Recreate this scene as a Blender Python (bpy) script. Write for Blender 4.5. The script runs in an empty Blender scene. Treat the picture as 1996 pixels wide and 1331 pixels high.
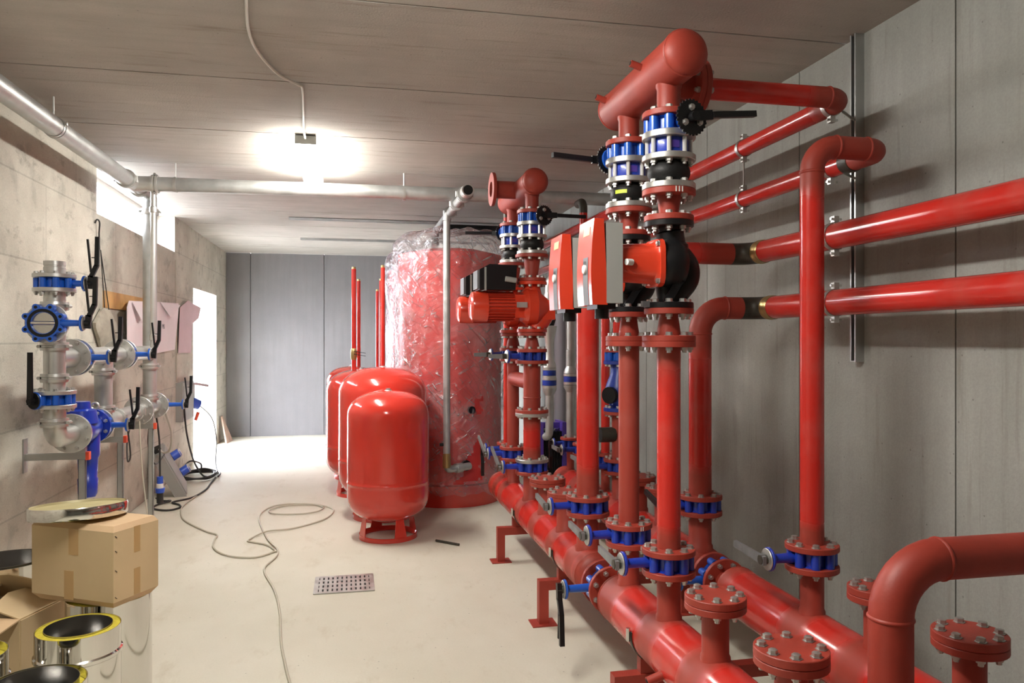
import bpy, math, random
from mathutils import Vector as V, Matrix, noise
random.seed(7)
PI = math.pi
C = bpy.context.scene.collection
SC = bpy.context.scene

# ------------------------------------------------------------------ camera
cam = bpy.data.cameras.new('camera')
cam.sensor_width = 36.0
cam.lens = 1500.0 / 1996.0 * 36.0
cam.shift_y = -3.5 / 1996.0
cam.clip_start = 0.05
co = bpy.data.objects.new('camera', cam)
C.objects.link(co)
co.location = (0, 0, 1.583)
co.rotation_euler = (PI / 2, 0, -math.radians(11.9))
SC.camera = co

# ------------------------------------------------------------------ world / sun / exposure
w = bpy.data.worlds.new('daylight')
SC.world = w
w.use_nodes = True
bg = w.node_tree.nodes['Background']
bg.inputs['Color'].default_value = (0.88, 0.91, 1.0, 1)
bg.inputs['Strength'].default_value = 24.0
SC.view_settings.view_transform = 'Standard'
SC.view_settings.look = 'None'
SC.view_settings.gamma = 1.0
SC.view_settings.use_curve_mapping = False
SC.view_settings.exposure = 0.6
LAMP_POWER = 70.0      # emission of the tube lamps

# ------------------------------------------------------------------ materials
MATS = {}
def mat(name, col, rough=0.5, metal=0.0, var=0.0, vscale=8.0, bump=0.0, bscale=60.0, coat=0.0, rvar=0.0, spec=0.5):
    m = bpy.data.materials.new(name); m.use_nodes = True
    nt = m.node_tree; b = nt.nodes['Principled BSDF']
    b.inputs['Base Color'].default_value = (*col, 1)
    b.inputs['Roughness'].default_value = rough
    b.inputs['Metallic'].default_value = metal
    b.inputs['Coat Weight'].default_value = coat
    b.inputs['Coat Roughness'].default_value = 0.08
    b.inputs['Specular IOR Level'].default_value = spec
    if var or bump or rvar:
        tc = nt.nodes.new('ShaderNodeTexCoord')
        n = nt.nodes.new('ShaderNodeTexNoise'); n.inputs['Scale'].default_value = vscale; n.inputs['Detail'].default_value = 6
        nt.links.new(tc.outputs['Object'], n.inputs['Vector'])
        if var:
            r = nt.nodes.new('ShaderNodeMapRange'); r.inputs['From Min'].default_value = .3; r.inputs['From Max'].default_value = .7
            r.inputs['To Min'].default_value = 1 - var; r.inputs['To Max'].default_value = 1 + var
            nt.links.new(n.outputs['Fac'], r.inputs['Value'])
            mx = nt.nodes.new('ShaderNodeVectorMath'); mx.operation = 'SCALE'
            mx.inputs[0].default_value = col
            nt.links.new(r.outputs[0], mx.inputs['Scale'])
            nt.links.new(mx.outputs[0], b.inputs['Base Color'])
        if rvar:
            r2 = nt.nodes.new('ShaderNodeMapRange'); r2.inputs['From Min'].default_value = .3; r2.inputs['From Max'].default_value = .7
            r2.inputs['To Min'].default_value = rough - rvar; r2.inputs['To Max'].default_value = rough + rvar
            nt.links.new(n.outputs['Fac'], r2.inputs['Value']); nt.links.new(r2.outputs[0], b.inputs['Roughness'])
        if bump:
            n2 = nt.nodes.new('ShaderNodeTexNoise'); n2.inputs['Scale'].default_value = bscale; n2.inputs['Detail'].default_value = 4
            nt.links.new(tc.outputs['Object'], n2.inputs['Vector'])
            bp = nt.nodes.new('ShaderNodeBump'); bp.inputs['Strength'].default_value = bump; bp.inputs['Distance'].default_value = .01
            nt.links.new(n2.outputs['Fac'], bp.inputs['Height']); nt.links.new(bp.outputs[0], b.inputs['Normal'])
    MATS[name] = m
    return m

def concrete(name, col, col2, stain, stretch, sc=1.3, stain_amt=.5, grain=.10, rough=.85, lines=None, bump=.25):
    """cast concrete: broad clouds, streaks along one direction, rusty stains, fine grain"""
    m = bpy.data.materials.new(name); m.use_nodes = True
    nt = m.node_tree; b = nt.nodes['Principled BSDF']; L = nt.links.new
    b.inputs['Roughness'].default_value = rough
    b.inputs['Specular IOR Level'].default_value = .25
    tc = nt.nodes.new('ShaderNodeTexCoord')
    geo = nt.nodes.new('ShaderNodeNewGeometry')
    mp = nt.nodes.new('ShaderNodeMapping'); mp.inputs['Scale'].default_value = stretch
    L(geo.outputs['Position'], mp.inputs['Vector'])
    def nz(scale, det, vec, rgh=.6):
        n = nt.nodes.new('ShaderNodeTexNoise'); n.inputs['Scale'].default_value = scale
        n.inputs['Detail'].default_value = det; n.inputs['Roughness'].default_value = rgh
        L(vec, n.inputs['Vector']); return n.outputs['Fac']
    def mr(v, a, bb, c=0., d=1.):
        r = nt.nodes.new('ShaderNodeMapRange'); r.inputs['From Min'].default_value = a; r.inputs['From Max'].default_value = bb
        r.inputs['To Min'].default_value = c; r.inputs['To Max'].default_value = d; L(v, r.inputs['Value']); return r.outputs[0]
    def mix(f, c1, c2, bt='MIX'):
        x = nt.nodes.new('ShaderNodeMix'); x.data_type = 'RGBA'; x.blend_type = bt
        if isinstance(f, float): x.inputs[0].default_value = f
        else: L(f, x.inputs[0])
        for i, c in ((6, c1), (7, c2)):
            if isinstance(c, tuple): x.inputs[i].default_value = (*c, 1)
            else: L(c, x.inputs[i])
        return x.outputs[2]
    cloud = nz(sc, 8, geo.outputs['Position'])
    streak = nz(2.2, 6, mp.outputs[0])
    c = mix(mr(cloud, .3, .7), col, col2)
    c = mix(mr(streak, .35, .75, 0, .55), c, col2)
    st = nz(3.1, 5, mp.outputs[0], .7)
    c = mix(mr(st, .56, .74, 0, stain_amt), c, stain)
    gr = nz(95, 3, geo.outputs['Position'])
    c = mix(mr(gr, .3, .7, 0, grain), c, (0.03, 0.028, 0.025))
    pit = nt.nodes.new('ShaderNodeTexVoronoi'); pit.inputs['Scale'].default_value = 14; L(geo.outputs['Position'], pit.inputs['Vector'])
    c = mix(mr(pit.outputs['Distance'], .03, .07, .5, 0), c, (0.05, 0.045, 0.04))
    h = gr
    if lines:
        br = nt.nodes.new('ShaderNodeTexBrick')
        cb = nt.nodes.new('ShaderNodeCombineXYZ'); sp = nt.nodes.new('ShaderNodeSeparateXYZ')
        L(geo.outputs['Position'], sp.inputs[0]); L(sp.outputs[lines[0]], cb.inputs[0]); L(sp.outputs[lines[1]], cb.inputs[1])
        wob = nz(4., 3, geo.outputs['Position'])
        br.inputs['Scale'].default_value = 1.0; br.inputs['Brick Width'].default_value = lines[2]; br.inputs['Row Height'].default_value = lines[3]
        br.inputs['Mortar Size'].default_value = .006; br.offset = .37
        br.inputs['Color1'].default_value = (1, 1, 1, 1); br.inputs['Color2'].default_value = (.9, .9, .9, 1); br.inputs['Mortar'].default_value = (0, 0, 0, 1)
        L(cb.outputs[0], br.inputs['Vector'])
        c = mix(.22, c, br.outputs['Color'], 'MULTIPLY')
        c = mix(mr(wob, .55, .75, 0, .35), c, (0.06, 0.055, 0.05))
    L(c, b.inputs['Base Color'])
    bp = nt.nodes.new('ShaderNodeBump'); bp.inputs['Strength'].default_value = bump; bp.inputs['Distance'].default_value = .006
    L(h, bp.inputs['Height']); L(bp.outputs[0], b.inputs['Normal'])
    MATS[name] = m
    return m

def redpipe():
    m = bpy.data.materials.new('painted_steel_red'); m.use_nodes = True
    nt = m.node_tree; b = nt.nodes['Principled BSDF']; L = nt.links.new
    tc = nt.nodes.new('ShaderNodeTexCoord'); at = nt.nodes.new('ShaderNodeAttribute'); at.attribute_name = 'paint'
    n = nt.nodes.new('ShaderNodeTexNoise'); n.inputs['Scale'].default_value = 9; n.inputs['Detail'].default_value = 7
    L(tc.outputs['Object'], n.inputs['Vector'])
    a = nt.nodes.new('ShaderNodeMath'); a.operation = 'MULTIPLY_ADD'; a.inputs[1].default_value = .55; L(n.outputs['Fac'], a.inputs[0]); L(at.outputs['Fac'], a.inputs[2])
    r = nt.nodes.new('ShaderNodeMapRange'); r.inputs['From Min'].default_value = .42; r.inputs['From Max'].default_value = 1.1; L(a.outputs[0], r.inputs['Value'])
    x = nt.nodes.new('ShaderNodeMix'); x.data_type = 'RGBA'; L(r.outputs[0], x.inputs[0])
    x.inputs[6].default_value = (*RED, 1); x.inputs[7].default_value = (*OXIDE, 1)
    # settled dust
    n3 = nt.nodes.new('ShaderNodeTexNoise'); n3.inputs['Scale'].default_value = 5; n3.inputs['Detail'].default_value = 8; L(tc.outputs['Object'], n3.inputs['Vector'])
    d = nt.nodes.new('ShaderNodeMapRange'); d.inputs['From Min'].default_value = .48; d.inputs['From Max'].default_value = .78; d.inputs['To Max'].default_value = .26; L(n3.outputs['Fac'], d.inputs['Value'])
    y = nt.nodes.new('ShaderNodeMix'); y.data_type = 'RGBA'; L(d.outputs[0], y.inputs[0]); L(x.outputs[2], y.inputs[6]); y.inputs[7].default_value = (.46, .20, .165, 1)
    L(y.outputs[2], b.inputs['Base Color'])
    rr = nt.nodes.new('ShaderNodeMapRange'); rr.inputs['To Min'].default_value = .19; rr.inputs['To Max'].default_value = .55; L(r.outputs[0], rr.inputs['Value']); L(rr.outputs[0], b.inputs['Roughness'])
    MATS['redpipe'] = m

RED = (.55, .027, .019)
OXIDE = (.33, .040, .024)
redpipe()
mat('oxide', OXIDE, .5, var=.14, vscale=7, bump=.06, bscale=90)
mat('red_gloss', (.60, .040, .026), .16, var=.05, vscale=3, coat=.5)
mat('red_tank', (.64, .05, .045), .35, var=.06)
mat('pump_red', (.66, .05, .02), .22, coat=.4)
mat('pump_dark_red', (.45, .035, .016), .35)
mat('black', (.009, .009, .010), .35, spec=.3)
mat('black_plastic', (.008, .008, .009), .35, spec=.3)
mat('rubber', (.010, .010, .010), .5, bump=.1, bscale=120, spec=.3)
mat('blue', (.012, .10, .52), .28, coat=.3)
mat('navy', (.014, .04, .30), .35)
mat('deep_blue', (.012, .042, .40), .3, coat=.3)
mat('violet', (.09, .05, .34), .35)
mat('zinc', (.52, .52, .50), .42, metal=.85, var=.12, vscale=14, rvar=.08)
mat('galv', (.45, .46, .45), .42, metal=.6, var=.14, vscale=10, rvar=.1, bump=.04, bscale=40)
mat('silver_paint', (.58, .58, .56), .34, metal=.75, var=.06, vscale=10)
mat('steel_bright', (.66, .66, .65), .2, metal=1.0, var=.05, vscale=20)
mat('rod_bright', (.75, .75, .73), .3, metal=.4)
mat('inox', (.72, .71, .68), .09, metal=1.0, rvar=.03, vscale=5)
mat('inox_inner', (.55, .54, .52), .25, metal=1.0)
mat('strut', (.45, .46, .45), .38, metal=.8, var=.1)
mat('bare_steel', (.055, .05, .04), .45, metal=.4, var=.25, vscale=16)
mat('brass', (.45, .33, .14), .35, metal=.8)
mat('grey_box', (.34, .35, .33), .5, bump=.05, bscale=150)
mat('grey_mid', (.14, .145, .155), .5)
mat('grey_lever', (.17, .175, .18), .4, var=.15, vscale=30)
mat('clear_bag', (.62, .60, .56), .25)
mat('pvc_grey', (.28, .27, .31), .5)
mat('white_plastic', (.72, .72, .70), .4)
mat('badge', (.75, .48, .18), .4)
mat('orange_cap', (.75, .08, .03), .45)
mat('yellow_wool', (.62, .52, .05), .9, var=.15, vscale=50, bump=.4, bscale=120)
mat('lid_wool', (.50, .44, .22), .6, metal=.2, var=.1, vscale=10)
mat('card', (.57, .43, .25), .8, var=.06, vscale=4, bump=.04, bscale=40)
mat('card_edge', (.60, .42, .25), .85, var=.08, vscale=6)
mat('tape', (.47, .30, .13), .35)
mat('wood', (.52, .30, .11), .6, var=.2, vscale=7)
mat('wood_pale', (.50, .34, .26), .65, var=.15, vscale=7)
mat('paper', (.82, .75, .78), .8, var=.04, vscale=3)
mat('paper_pink', (.62, .47, .50), .8, var=.05, vscale=4)
mat('cloth', (.36, .33, .27), .9, var=.2, vscale=12)
mat('ink', (.05, .05, .06), .6)
mat('white_mark', (.75, .75, .72), .6)
mat('cable_black', (.02, .02, .02), .5)
mat('cable_grey', (.48, .45, .36), .55)
mat('cable_white', (.60, .58, .52), .5)
mat('plug_blue', (.03, .09, .50), .4)
mat('sticker', (.55, .65, .05), .5)
mat('dark_void', (.008, .008, .008), .9)
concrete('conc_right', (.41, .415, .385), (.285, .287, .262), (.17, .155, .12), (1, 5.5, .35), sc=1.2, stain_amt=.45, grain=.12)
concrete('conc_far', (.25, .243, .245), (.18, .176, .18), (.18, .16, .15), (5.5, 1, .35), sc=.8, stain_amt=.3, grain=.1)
concrete('conc_ceiling', (.53, .50, .455), (.37, .345, .31), (.17, .135, .075), (.45, 5, 1), sc=1.0, stain_amt=.5, grain=.08)
concrete('conc_left', (.72, .69, .60), (.47, .445, .375), (.20, .18, .15), (1, 1.2, 2.2), sc=1.6, stain_amt=.7, grain=.16, lines=(1, 2, 1.55, .52), bump=.5)
concrete('conc_floor', (.68, .655, .56), (.58, .55, .45), (.40, .33, .22), (1.6, .7, 1), sc=.8, stain_amt=.35, grain=.05, rough=.55, bump=.1)
concrete('conc_out', (.55, .55, .54), (.5, .5, .48), (.4, .38, .35), (1, 1, 1))

def emit(name, col, s):
    m = bpy.data.materials.new(name); m.use_nodes = True; nt = m.node_tree
    b = nt.nodes['Principled BSDF']; b.inputs['Base Color'].default_value = (.8, .8, .8, 1)
    b.inputs['Emission Color'].default_value = (*col, 1); b.inputs['Emission Strength'].default_value = s
    MATS[name] = m
emit('lamp', (1.0, .965, .90), LAMP_POWER)

def film(name, base, extra, tint):
    """thin crumpled polythene: see-through, with whitish folds, glare painted in as white streaks, and gloss"""
    m = bpy.data.materials.new(name); m.use_nodes = True; nt = m.node_tree; L = nt.links.new
    nt.nodes.remove(nt.nodes['Principled BSDF'])
    out = nt.nodes['Material Output']
    tc = nt.nodes.new('ShaderNodeTexCoord')
    mp = nt.nodes.new('ShaderNodeMapping'); mp.inputs['Scale'].default_value = (1.0, 1.0, .75); mp.inputs['Rotation'].default_value = (.5, .35, .2)
    L(tc.outputs['Object'], mp.inputs['Vector'])
    def nz(scale, det, dist, vec):
        q = nt.nodes.new('ShaderNodeTexNoise'); q.inputs['Scale'].default_value = scale; q.inputs['Detail'].default_value = det; q.inputs['Distortion'].default_value = dist
        L(vec, q.inputs['Vector']); return q
    sx = nt.nodes.new('ShaderNodeSeparateXYZ'); L(tc.outputs['Object'], sx.inputs[0])
    at2 = nt.nodes.new('ShaderNodeMath'); at2.operation = 'ARCTAN2'; L(sx.outputs[0], at2.inputs[0]); L(sx.outputs[1], at2.inputs[1])
    ar = nt.nodes.new('ShaderNodeMath'); ar.operation = 'MULTIPLY'; ar.inputs[1].default_value = .53; L(at2.outputs[0], ar.inputs[0])
    drum = nt.nodes.new('ShaderNodeCombineXYZ'); L(ar.outputs[0], drum.inputs[0]); L(sx.outputs[2], drum.inputs[1])
    def crease(scale, wdt, rot, sc):
        # long thin folds and their painted highlights: level lines of a stretched noise, laid round the drum (arc length, height)
        m_ = nt.nodes.new('ShaderNodeMapping'); m_.inputs['Rotation'].default_value = (0, 0, rot); L(drum.outputs[0], m_.inputs['Vector'])
        k_ = nt.nodes.new('ShaderNodeMapping'); k_.inputs['Scale'].default_value = sc; L(m_.outputs[0], k_.inputs['Vector']); m_ = k_
        q = nz(scale, 2.5, .6, m_.outputs[0])
        a1 = nt.nodes.new('ShaderNodeMath'); a1.operation = 'PINGPONG'; a1.inputs[1].default_value = .06; L(q.outputs['Fac'], a1.inputs[0])
        r1 = nt.nodes.new('ShaderNodeMapRange'); r1.inputs['From Min'].default_value = 0; r1.inputs['From Max'].default_value = wdt; r1.inputs['To Min'].default_value = 1; r1.inputs['To Max'].default_value = 0
        L(a1.outputs[0], r1.inputs['Value']); return r1.outputs[0]
    c1 = crease(1.0, .010, .75, (6.5, .9, 1)); c2 = crease(1.0, .008, -1.05, (7.5, 1.0, 1))
    n = nz(2.3, 5, .8, tc.outputs['Object']); n2 = nz(7, 6, 1.5, tc.outputs['Object'])
    cm = nt.nodes.new('ShaderNodeMath'); cm.operation = 'MAXIMUM'; L(c1, cm.inputs[0]); L(c2, cm.inputs[1])
    pt = nt.nodes.new('ShaderNodeMapRange'); pt.inputs['From Min'].default_value = .42; pt.inputs['From Max'].default_value = .62; pt.inputs['To Min'].default_value = .15; L(n2.outputs['Fac'], pt.inputs['Value'])
    cx = nt.nodes.new('ShaderNodeMath'); cx.operation = 'MULTIPLY'; L(cm.outputs[0], cx.inputs[0]); L(pt.outputs[0], cx.inputs[1])
    pa = nt.nodes.new('ShaderNodeMapRange'); pa.inputs['From Min'].default_value = .48; pa.inputs['From Max'].default_value = .75; pa.inputs['To Max'].default_value = .35; L(n.outputs['Fac'], pa.inputs['Value'])
    sm_ = nt.nodes.new('ShaderNodeMath'); sm_.operation = 'ADD'; L(cx.outputs[0], sm_.inputs[0]); L(pa.outputs[0], sm_.inputs[1])
    r = nt.nodes.new('ShaderNodeMapRange'); r.inputs['To Min'].default_value = base; r.inputs['To Max'].default_value = base + extra
    L(sm_.outputs[0], r.inputs['Value'])
    lw = nt.nodes.new('ShaderNodeLayerWeight'); lw.inputs['Blend'].default_value = .35
    ad = nt.nodes.new('ShaderNodeMath'); ad.operation = 'MULTIPLY_ADD'; ad.inputs[1].default_value = .4
    L(lw.outputs['Facing'], ad.inputs[0]); L(r.outputs[0], ad.inputs[2])
    cl = nt.nodes.new('ShaderNodeClamp'); L(ad.outputs[0], cl.inputs['Value'])
    bp = nt.nodes.new('ShaderNodeBump'); bp.inputs['Strength'].default_value = .8; bp.inputs['Distance'].default_value = .03
    mh = nt.nodes.new('ShaderNodeMath'); L(cm.outputs[0], mh.inputs[0]); L(n2.outputs['Fac'], mh.inputs[1]); L(mh.outputs[0], bp.inputs['Height'])
    gl = nt.nodes.new('ShaderNodeBsdfGlossy'); gl.inputs['Roughness'].default_value = .16; gl.inputs['Color'].default_value = (.9, .9, .92, 1); L(bp.outputs[0], gl.inputs['Normal'])
    df = nt.nodes.new('ShaderNodeBsdfDiffuse'); df.inputs['Color'].default_value = (*tint, 1); L(bp.outputs[0], df.inputs['Normal'])
    m1 = nt.nodes.new('ShaderNodeMixShader'); m1.inputs[0].default_value = .45; L(df.outputs[0], m1.inputs[1]); L(gl.outputs[0], m1.inputs[2])
    tr = nt.nodes.new('ShaderNodeBsdfTransparent'); tr.inputs['Color'].default_value = (.95, .94, .95, 1)
    m2 = nt.nodes.new('ShaderNodeMixShader'); L(cl.outputs[0], m2.inputs[0]); L(tr.outputs[0], m2.inputs[1]); L(m1.outputs[0], m2.inputs[2])
    L(m2.outputs[0], out.inputs['Surface'])
    MATS[name] = m
film('film', .10, .68, (.80, .78, .80))
film('film_thick', .30, .5, (.66, .64, .70))

def pane():
    m = bpy.data.materials.new('window_glass'); m.use_nodes = True; nt = m.node_tree; L = nt.links.new
    nt.nodes.remove(nt.nodes['Principled BSDF'])
    tr = nt.nodes.new('ShaderNodeBsdfTransparent'); gl = nt.nodes.new('ShaderNodeBsdfGlossy'); gl.inputs['Roughness'].default_value = .02
    lw = nt.nodes.new('ShaderNodeLayerWeight'); lw.inputs['Blend'].default_value = .12; mx = nt.nodes.new('ShaderNodeMixShader')
    mr = nt.nodes.new('ShaderNodeMapRange'); mr.inputs['To Min'].default_value = .04; mr.inputs['To Max'].default_value = .3
    L(lw.outputs['Facing'], mr.inputs['Value']); L(mr.outputs[0], mx.inputs[0]); L(tr.outputs[0], mx.inputs[1]); L(gl.outputs[0], mx.inputs[2]); L(mx.outputs[0], nt.nodes['Material Output'].inputs['Surface'])
    MATS['pane'] = m
pane()

# ------------------------------------------------------------------ mesh builder
def frame(ax):
    ax = V(ax).normalized()
    t = V((0, 0, 1)) if abs(ax.z) < .9 else V((1, 0, 0))
    u = ax.cross(t).normalized(); v = ax.cross(u).normalized()
    return ax, u, v

class G:
    def __init__(s): s.v = []; s.f = []; s.p = []
    def add(s, vs, fs, p=0.):
        o = len(s.v); s.v += [V(x) for x in vs]; s.f += [[i + o for i in f] for f in fs]
        s.p += p if isinstance(p, list) else [p] * len(vs)
        return s
    def lathe(s, o, ax, prof, n=24, p=0., ph=0.):
        ax, u, v = frame(ax); o = V(o); vs = []; fs = []; ps = []; rows = []
        for k, (h, r) in enumerate(prof):
            pv = p[k] if isinstance(p, list) else p
            if r < 1e-5:
                rows.append([len(vs)]); vs.append(o + ax * h); ps.append(pv)
            else:
                row = []
                for i in range(n):
                    a = 2 * PI * i / n + ph
                    row.append(len(vs)); vs.append(o + ax * h + (u * math.cos(a) + v * math.sin(a)) * r); ps.append(pv)
                rows.append(row)
        for a, b in zip(rows, rows[1:]):
            for i in range(n):
                j = (i + 1) % n
                if len(a) == 1 and len(b) == 1: continue
                if len(a) == 1: fs.append([a[0], b[j], b[i]])
                elif len(b) == 1: fs.append([a[i], a[j], b[0]])
                else: fs.append([a[i], a[j], b[j], b[i]])
        return s.add(vs, fs, ps)
    def cyl(s, a, b, r, r2=None, n=20, p=0., cap=True):
        a = V(a); b = V(b); L = (b - a).length; r2 = r if r2 is None else r2
        pr = [(0, r), (L, r2)]
        if cap: pr = [(0, 0)] + pr + [(L, 0)]
        return s.lathe(a, b - a, pr, n, p)
    def disc(s, c, ax, R, t, ch=.002, n=32, hole=0.):
        if hole: pr = [(0, hole), (0, R - ch), (ch, R), (t - ch, R), (t, R - ch), (t, hole), (0, hole)]
        else: pr = [(0, 0), (0, R - ch), (ch, R), (t - ch, R), (t, R - ch), (t, 0)]
        return s.lathe(c, ax, pr, n)
    def tube(s, pts, r, n=14, p=None, cap=True):
        pts = [V(x) for x in pts]; m = len(pts); vs = []; fs = []; ps = []
        rr = r if isinstance(r, list) else [r] * m
        t0 = (pts[1] - pts[0]).normalized(); _, u, _ = frame(t0)
        for k in range(m):
            t = ((pts[min(k + 1, m - 1)] - pts[max(k - 1, 0)])).normalized()
            u = (u - t * u.dot(t)).normalized(); v = t.cross(u)
            for i in range(n):
                a = 2 * PI * i / n
                vs.append(pts[k] + (u * math.cos(a) + v * math.sin(a)) * rr[k])
            ps += [p[k] if p else 0.] * n
        for k in range(m - 1):
            for i in range(n):
                j = (i + 1) % n
                fs.append([k * n + i, k * n + j, (k + 1) * n + j, (k + 1) * n + i])
        if cap:
            fs.append(list(range(n))[::-1]); fs.append([(m - 1) * n + i for i in range(n)])
        return s.add(vs, fs, ps)
    def box(s, c, d, R=None):
        c = V(c); vs = []
        for sx in (-1, 1):
            for sy in (-1, 1):
                for sz in (-1, 1):
                    q = V((sx * d[0] / 2, sy * d[1] / 2, sz * d[2] / 2))
                    vs.append(c + (R @ q if R else q))
        return s.add(vs, [[0, 1, 3, 2], [4, 6, 7, 5], [0, 4, 5, 1], [2, 3, 7, 6], [0, 2, 6, 4], [1, 5, 7, 3]])
    def span(s, a, b):
        return s.box([(x + y) / 2 for x, y in zip(a, b)], [abs(y - x) for x, y in zip(a, b)])
    def bar(s, a, b, wd, th, up=(0, 0, 1), w2=None):
        """flat bar from a to b"""
        a = V(a); b = V(b); t = (b - a).normalized(); up = V(up); sd = t.cross(up).normalized(); up = sd.cross(t)
        w2 = wd if w2 is None else w2; vs = []
        for pt, ww in ((a, wd), (b, w2)):
            for i, j in ((-1, -1), (1, -1), (1, 1), (-1, 1)): vs.append(pt + sd * (i * ww / 2) + up * (j * th / 2))
        return s.add(vs, [[0, 1, 2, 3][::-1], [4, 5, 6, 7], [0, 1, 5, 4], [1, 2, 6, 5], [2, 3, 7, 6], [3, 0, 4, 7]])
    def prism(s, poly, ext):
        e = V(ext); n = len(poly); P = [V(q) for q in poly]
        return s.add(P + [q + e for q in P], [list(range(n))[::-1], list(range(n, 2 * n))] + [[i, (i + 1) % n, n + (i + 1) % n, n + i] for i in range(n)])

ORG = {}
def mesh_of(name, g, m, org, ang=38.):
    me = bpy.data.meshes.new(name)
    me.from_pydata([tuple(v - org) for v in g.v], [], g.f)
    if any(g.p):
        a = me.attributes.new('paint', 'FLOAT', 'POINT'); a.data.foreach_set('value', [float(x) for x in g.p])
    import bmesh
    bm = bmesh.new(); bm.from_mesh(me); bmesh.ops.recalc_face_normals(bm, faces=bm.faces); bm.to_mesh(me); bm.free()
    me.polygons.foreach_set('use_smooth', [True] * len(me.polygons))
    me.set_sharp_from_angle(angle=math.radians(ang))
    me.materials.append(MATS[m])
    return me
def obj(name, g, m, parent=None, ang=38., label=None):
    if parent is not None: org = ORG[parent.name]
    else:
        mn = [min(v[i] for v in g.v) for i in range(3)]; mxx = [max(v[i] for v in g.v) for i in range(3)]
        org = V(((mn[0] + mxx[0]) / 2, (mn[1] + mxx[1]) / 2, mn[2]))
    me = mesh_of(name, g, m, org, ang)
    o = bpy.data.objects.new(name, me); C.objects.link(o)
    if parent is not None: o.parent = parent
    else: o.location = org
    ORG[o.name] = org
    if label: o['label'] = label
    return o
def tag(o, label, cat, group=None):
    o['label'] = label; o['category'] = cat
    if group: o['group'] = group
    return o
def thing(name, label, cat, loc, group=None):
    o = bpy.data.objects.new(name, None); C.objects.link(o); o.location = loc; o.empty_display_size = .05
    ORG[o.name] = V(loc)
    return tag(o, label, cat, group)
def struct(name, g, m, parent=None, ang=38.):
    o = obj(name, g, m, parent, ang)
    if parent is None: o['kind'] = 'structure'
    return o

# shared small hardware
def _sh(name, g, m): return mesh_of(name, g, m, V((0, 0, 0)))
_b = G(); _b.lathe((0, 0, 0), (0, 0, 1), [(0, .0), (0, .017), (.002, .017), (.002, .0125), (.012, .0125), (.0135, .010), (.0135, 0)], 6)
BOLT = _sh('bolt', _b, 'zinc')
_b = G(); _b.lathe((0, 0, 0), (0, 0, 1), [(0, .0), (0, .0125), (.011, .0125), (.011, .008), (.020, .008), (.020, 0)], 6)
NUT = _sh('nut', _b, 'zinc')
def put(me, name, pos, ax, parent, sc=1.):
    o = bpy.data.objects.new(name, me); C.objects.link(o); o.parent = parent
    o.location = V(pos) - ORG[parent.name]
    o.rotation_euler = V(ax).to_track_quat('Z', 'Y').to_euler()
    o.scale = (sc, sc, sc)
    return o

DN = {40: (.0242, .075, 4), 50: (.0302, .0825, 4), 65: (.038, .0925, 8), 80: (.0445, .1, 8), 100: (.057, .11, 8), 125: (.07, .125, 8), 150: (.084, .1425, 8), 200: (.107, .17, 8)}
def flange(P, c, ax, R, t, m, nb=8, face=0, near=True, hole=0., ph=.39, other=0):
    """disc starting at c along ax.  face=+1: bolt heads on the far face, -1: on the near face, 2: both"""
    ax, u, v = frame(ax); c = V(c)
    f = obj('flange', G().disc(c, ax, R, t, hole=hole), m, P)
    if face:
        br = R - .022
        jobs = []
        if face in (1, 2): jobs.append((c + ax * t, ax, BOLT, 'bolt'))
        if face in (-1, 2): jobs.append((c, -ax, NUT, 'nut'))
        if near:
            for o, d, me, nm in jobs:
                for i in range(nb):
                    a = 2 * PI * i / nb + ph
                    put(me, nm, o + (u * math.cos(a) + v * math.sin(a)) * br, d, f)
        else:
            g = G()
            for o, d, me, nm in jobs:
                for i in range(nb):
                    a = 2 * PI * i / nb + ph; q = o + (u * math.cos(a) + v * math.sin(a)) * br
                    g.cyl(q, q + d * .014, .0125, n=6)
            k = obj('bolt_ring', g, 'zinc', f); k['kind'] = 'stuff'
    return f

def fillet(pts, R, n=8):
    pts = [V(p) for p in pts]; out = [pts[0]]
    for i in range(1, len(pts) - 1):
        a, b, c = pts[i - 1], pts[i], pts[i + 1]
        r = R[i - 1] if isinstance(R, (list, tuple)) else R
        d1 = (a - b).normalized(); d2 = (c - b).normalized()
        ang = d1.angle(d2); k = r / math.tan(ang / 2)
        p1 = b + d1 * k; p2 = b + d2 * k
        ctr = b + (d1 + d2).normalized() * (r / math.sin(ang / 2))
        e1 = (p1 - ctr); e2 = (p2 - ctr); tot = e1.angle(e2); ax = e1.cross(e2).normalized()
        for j in range(n + 1): out.append(ctr + Matrix.Rotation(tot * j / n, 3, ax) @ e1)
    out.append(pts[-1]); return out
def smooth(pts, n=6):
    P = [V(p) for p in pts]; out = []
    for i in range(len(P) - 1):
        p0 = P[max(i - 1, 0)]; p1 = P[i]; p2 = P[i + 1]; p3 = P[min(i + 2, len(P) - 1)]
        for j in range(n):
            t = j / n
            out.append(.5 * ((2 * p1) + (p2 - p0) * t + (2 * p0 - 5 * p1 + 4 * p2 - p3) * t * t + (3 * p1 - p0 - 3 * p2 + p3) * t ** 3))
    out.append(P[-1]); return out
def dense(pts, step=.05):
    out = [V(pts[0])]
    for a, b in zip(pts, pts[1:]):
        a = V(a); b = V(b); k = max(1, int((b - a).length / step))
        for j in range(1, k + 1): out.append(a.lerp(b, j / k))
    return out
def sst(a, b, x):
    t = min(1, max(0, (x - a) / (b - a))); return t * t * (3 - 2 * t)
def painted(pts, zones, step=.05):
    """paint factor per point: 1 (primer) close to any zone point (pos, radius)"""
    return [max([1 - sst(z[1] * .6, z[1] * 1.3, (q - V(z[0])).length) for z in zones] + [0]) for q in pts]
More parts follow.
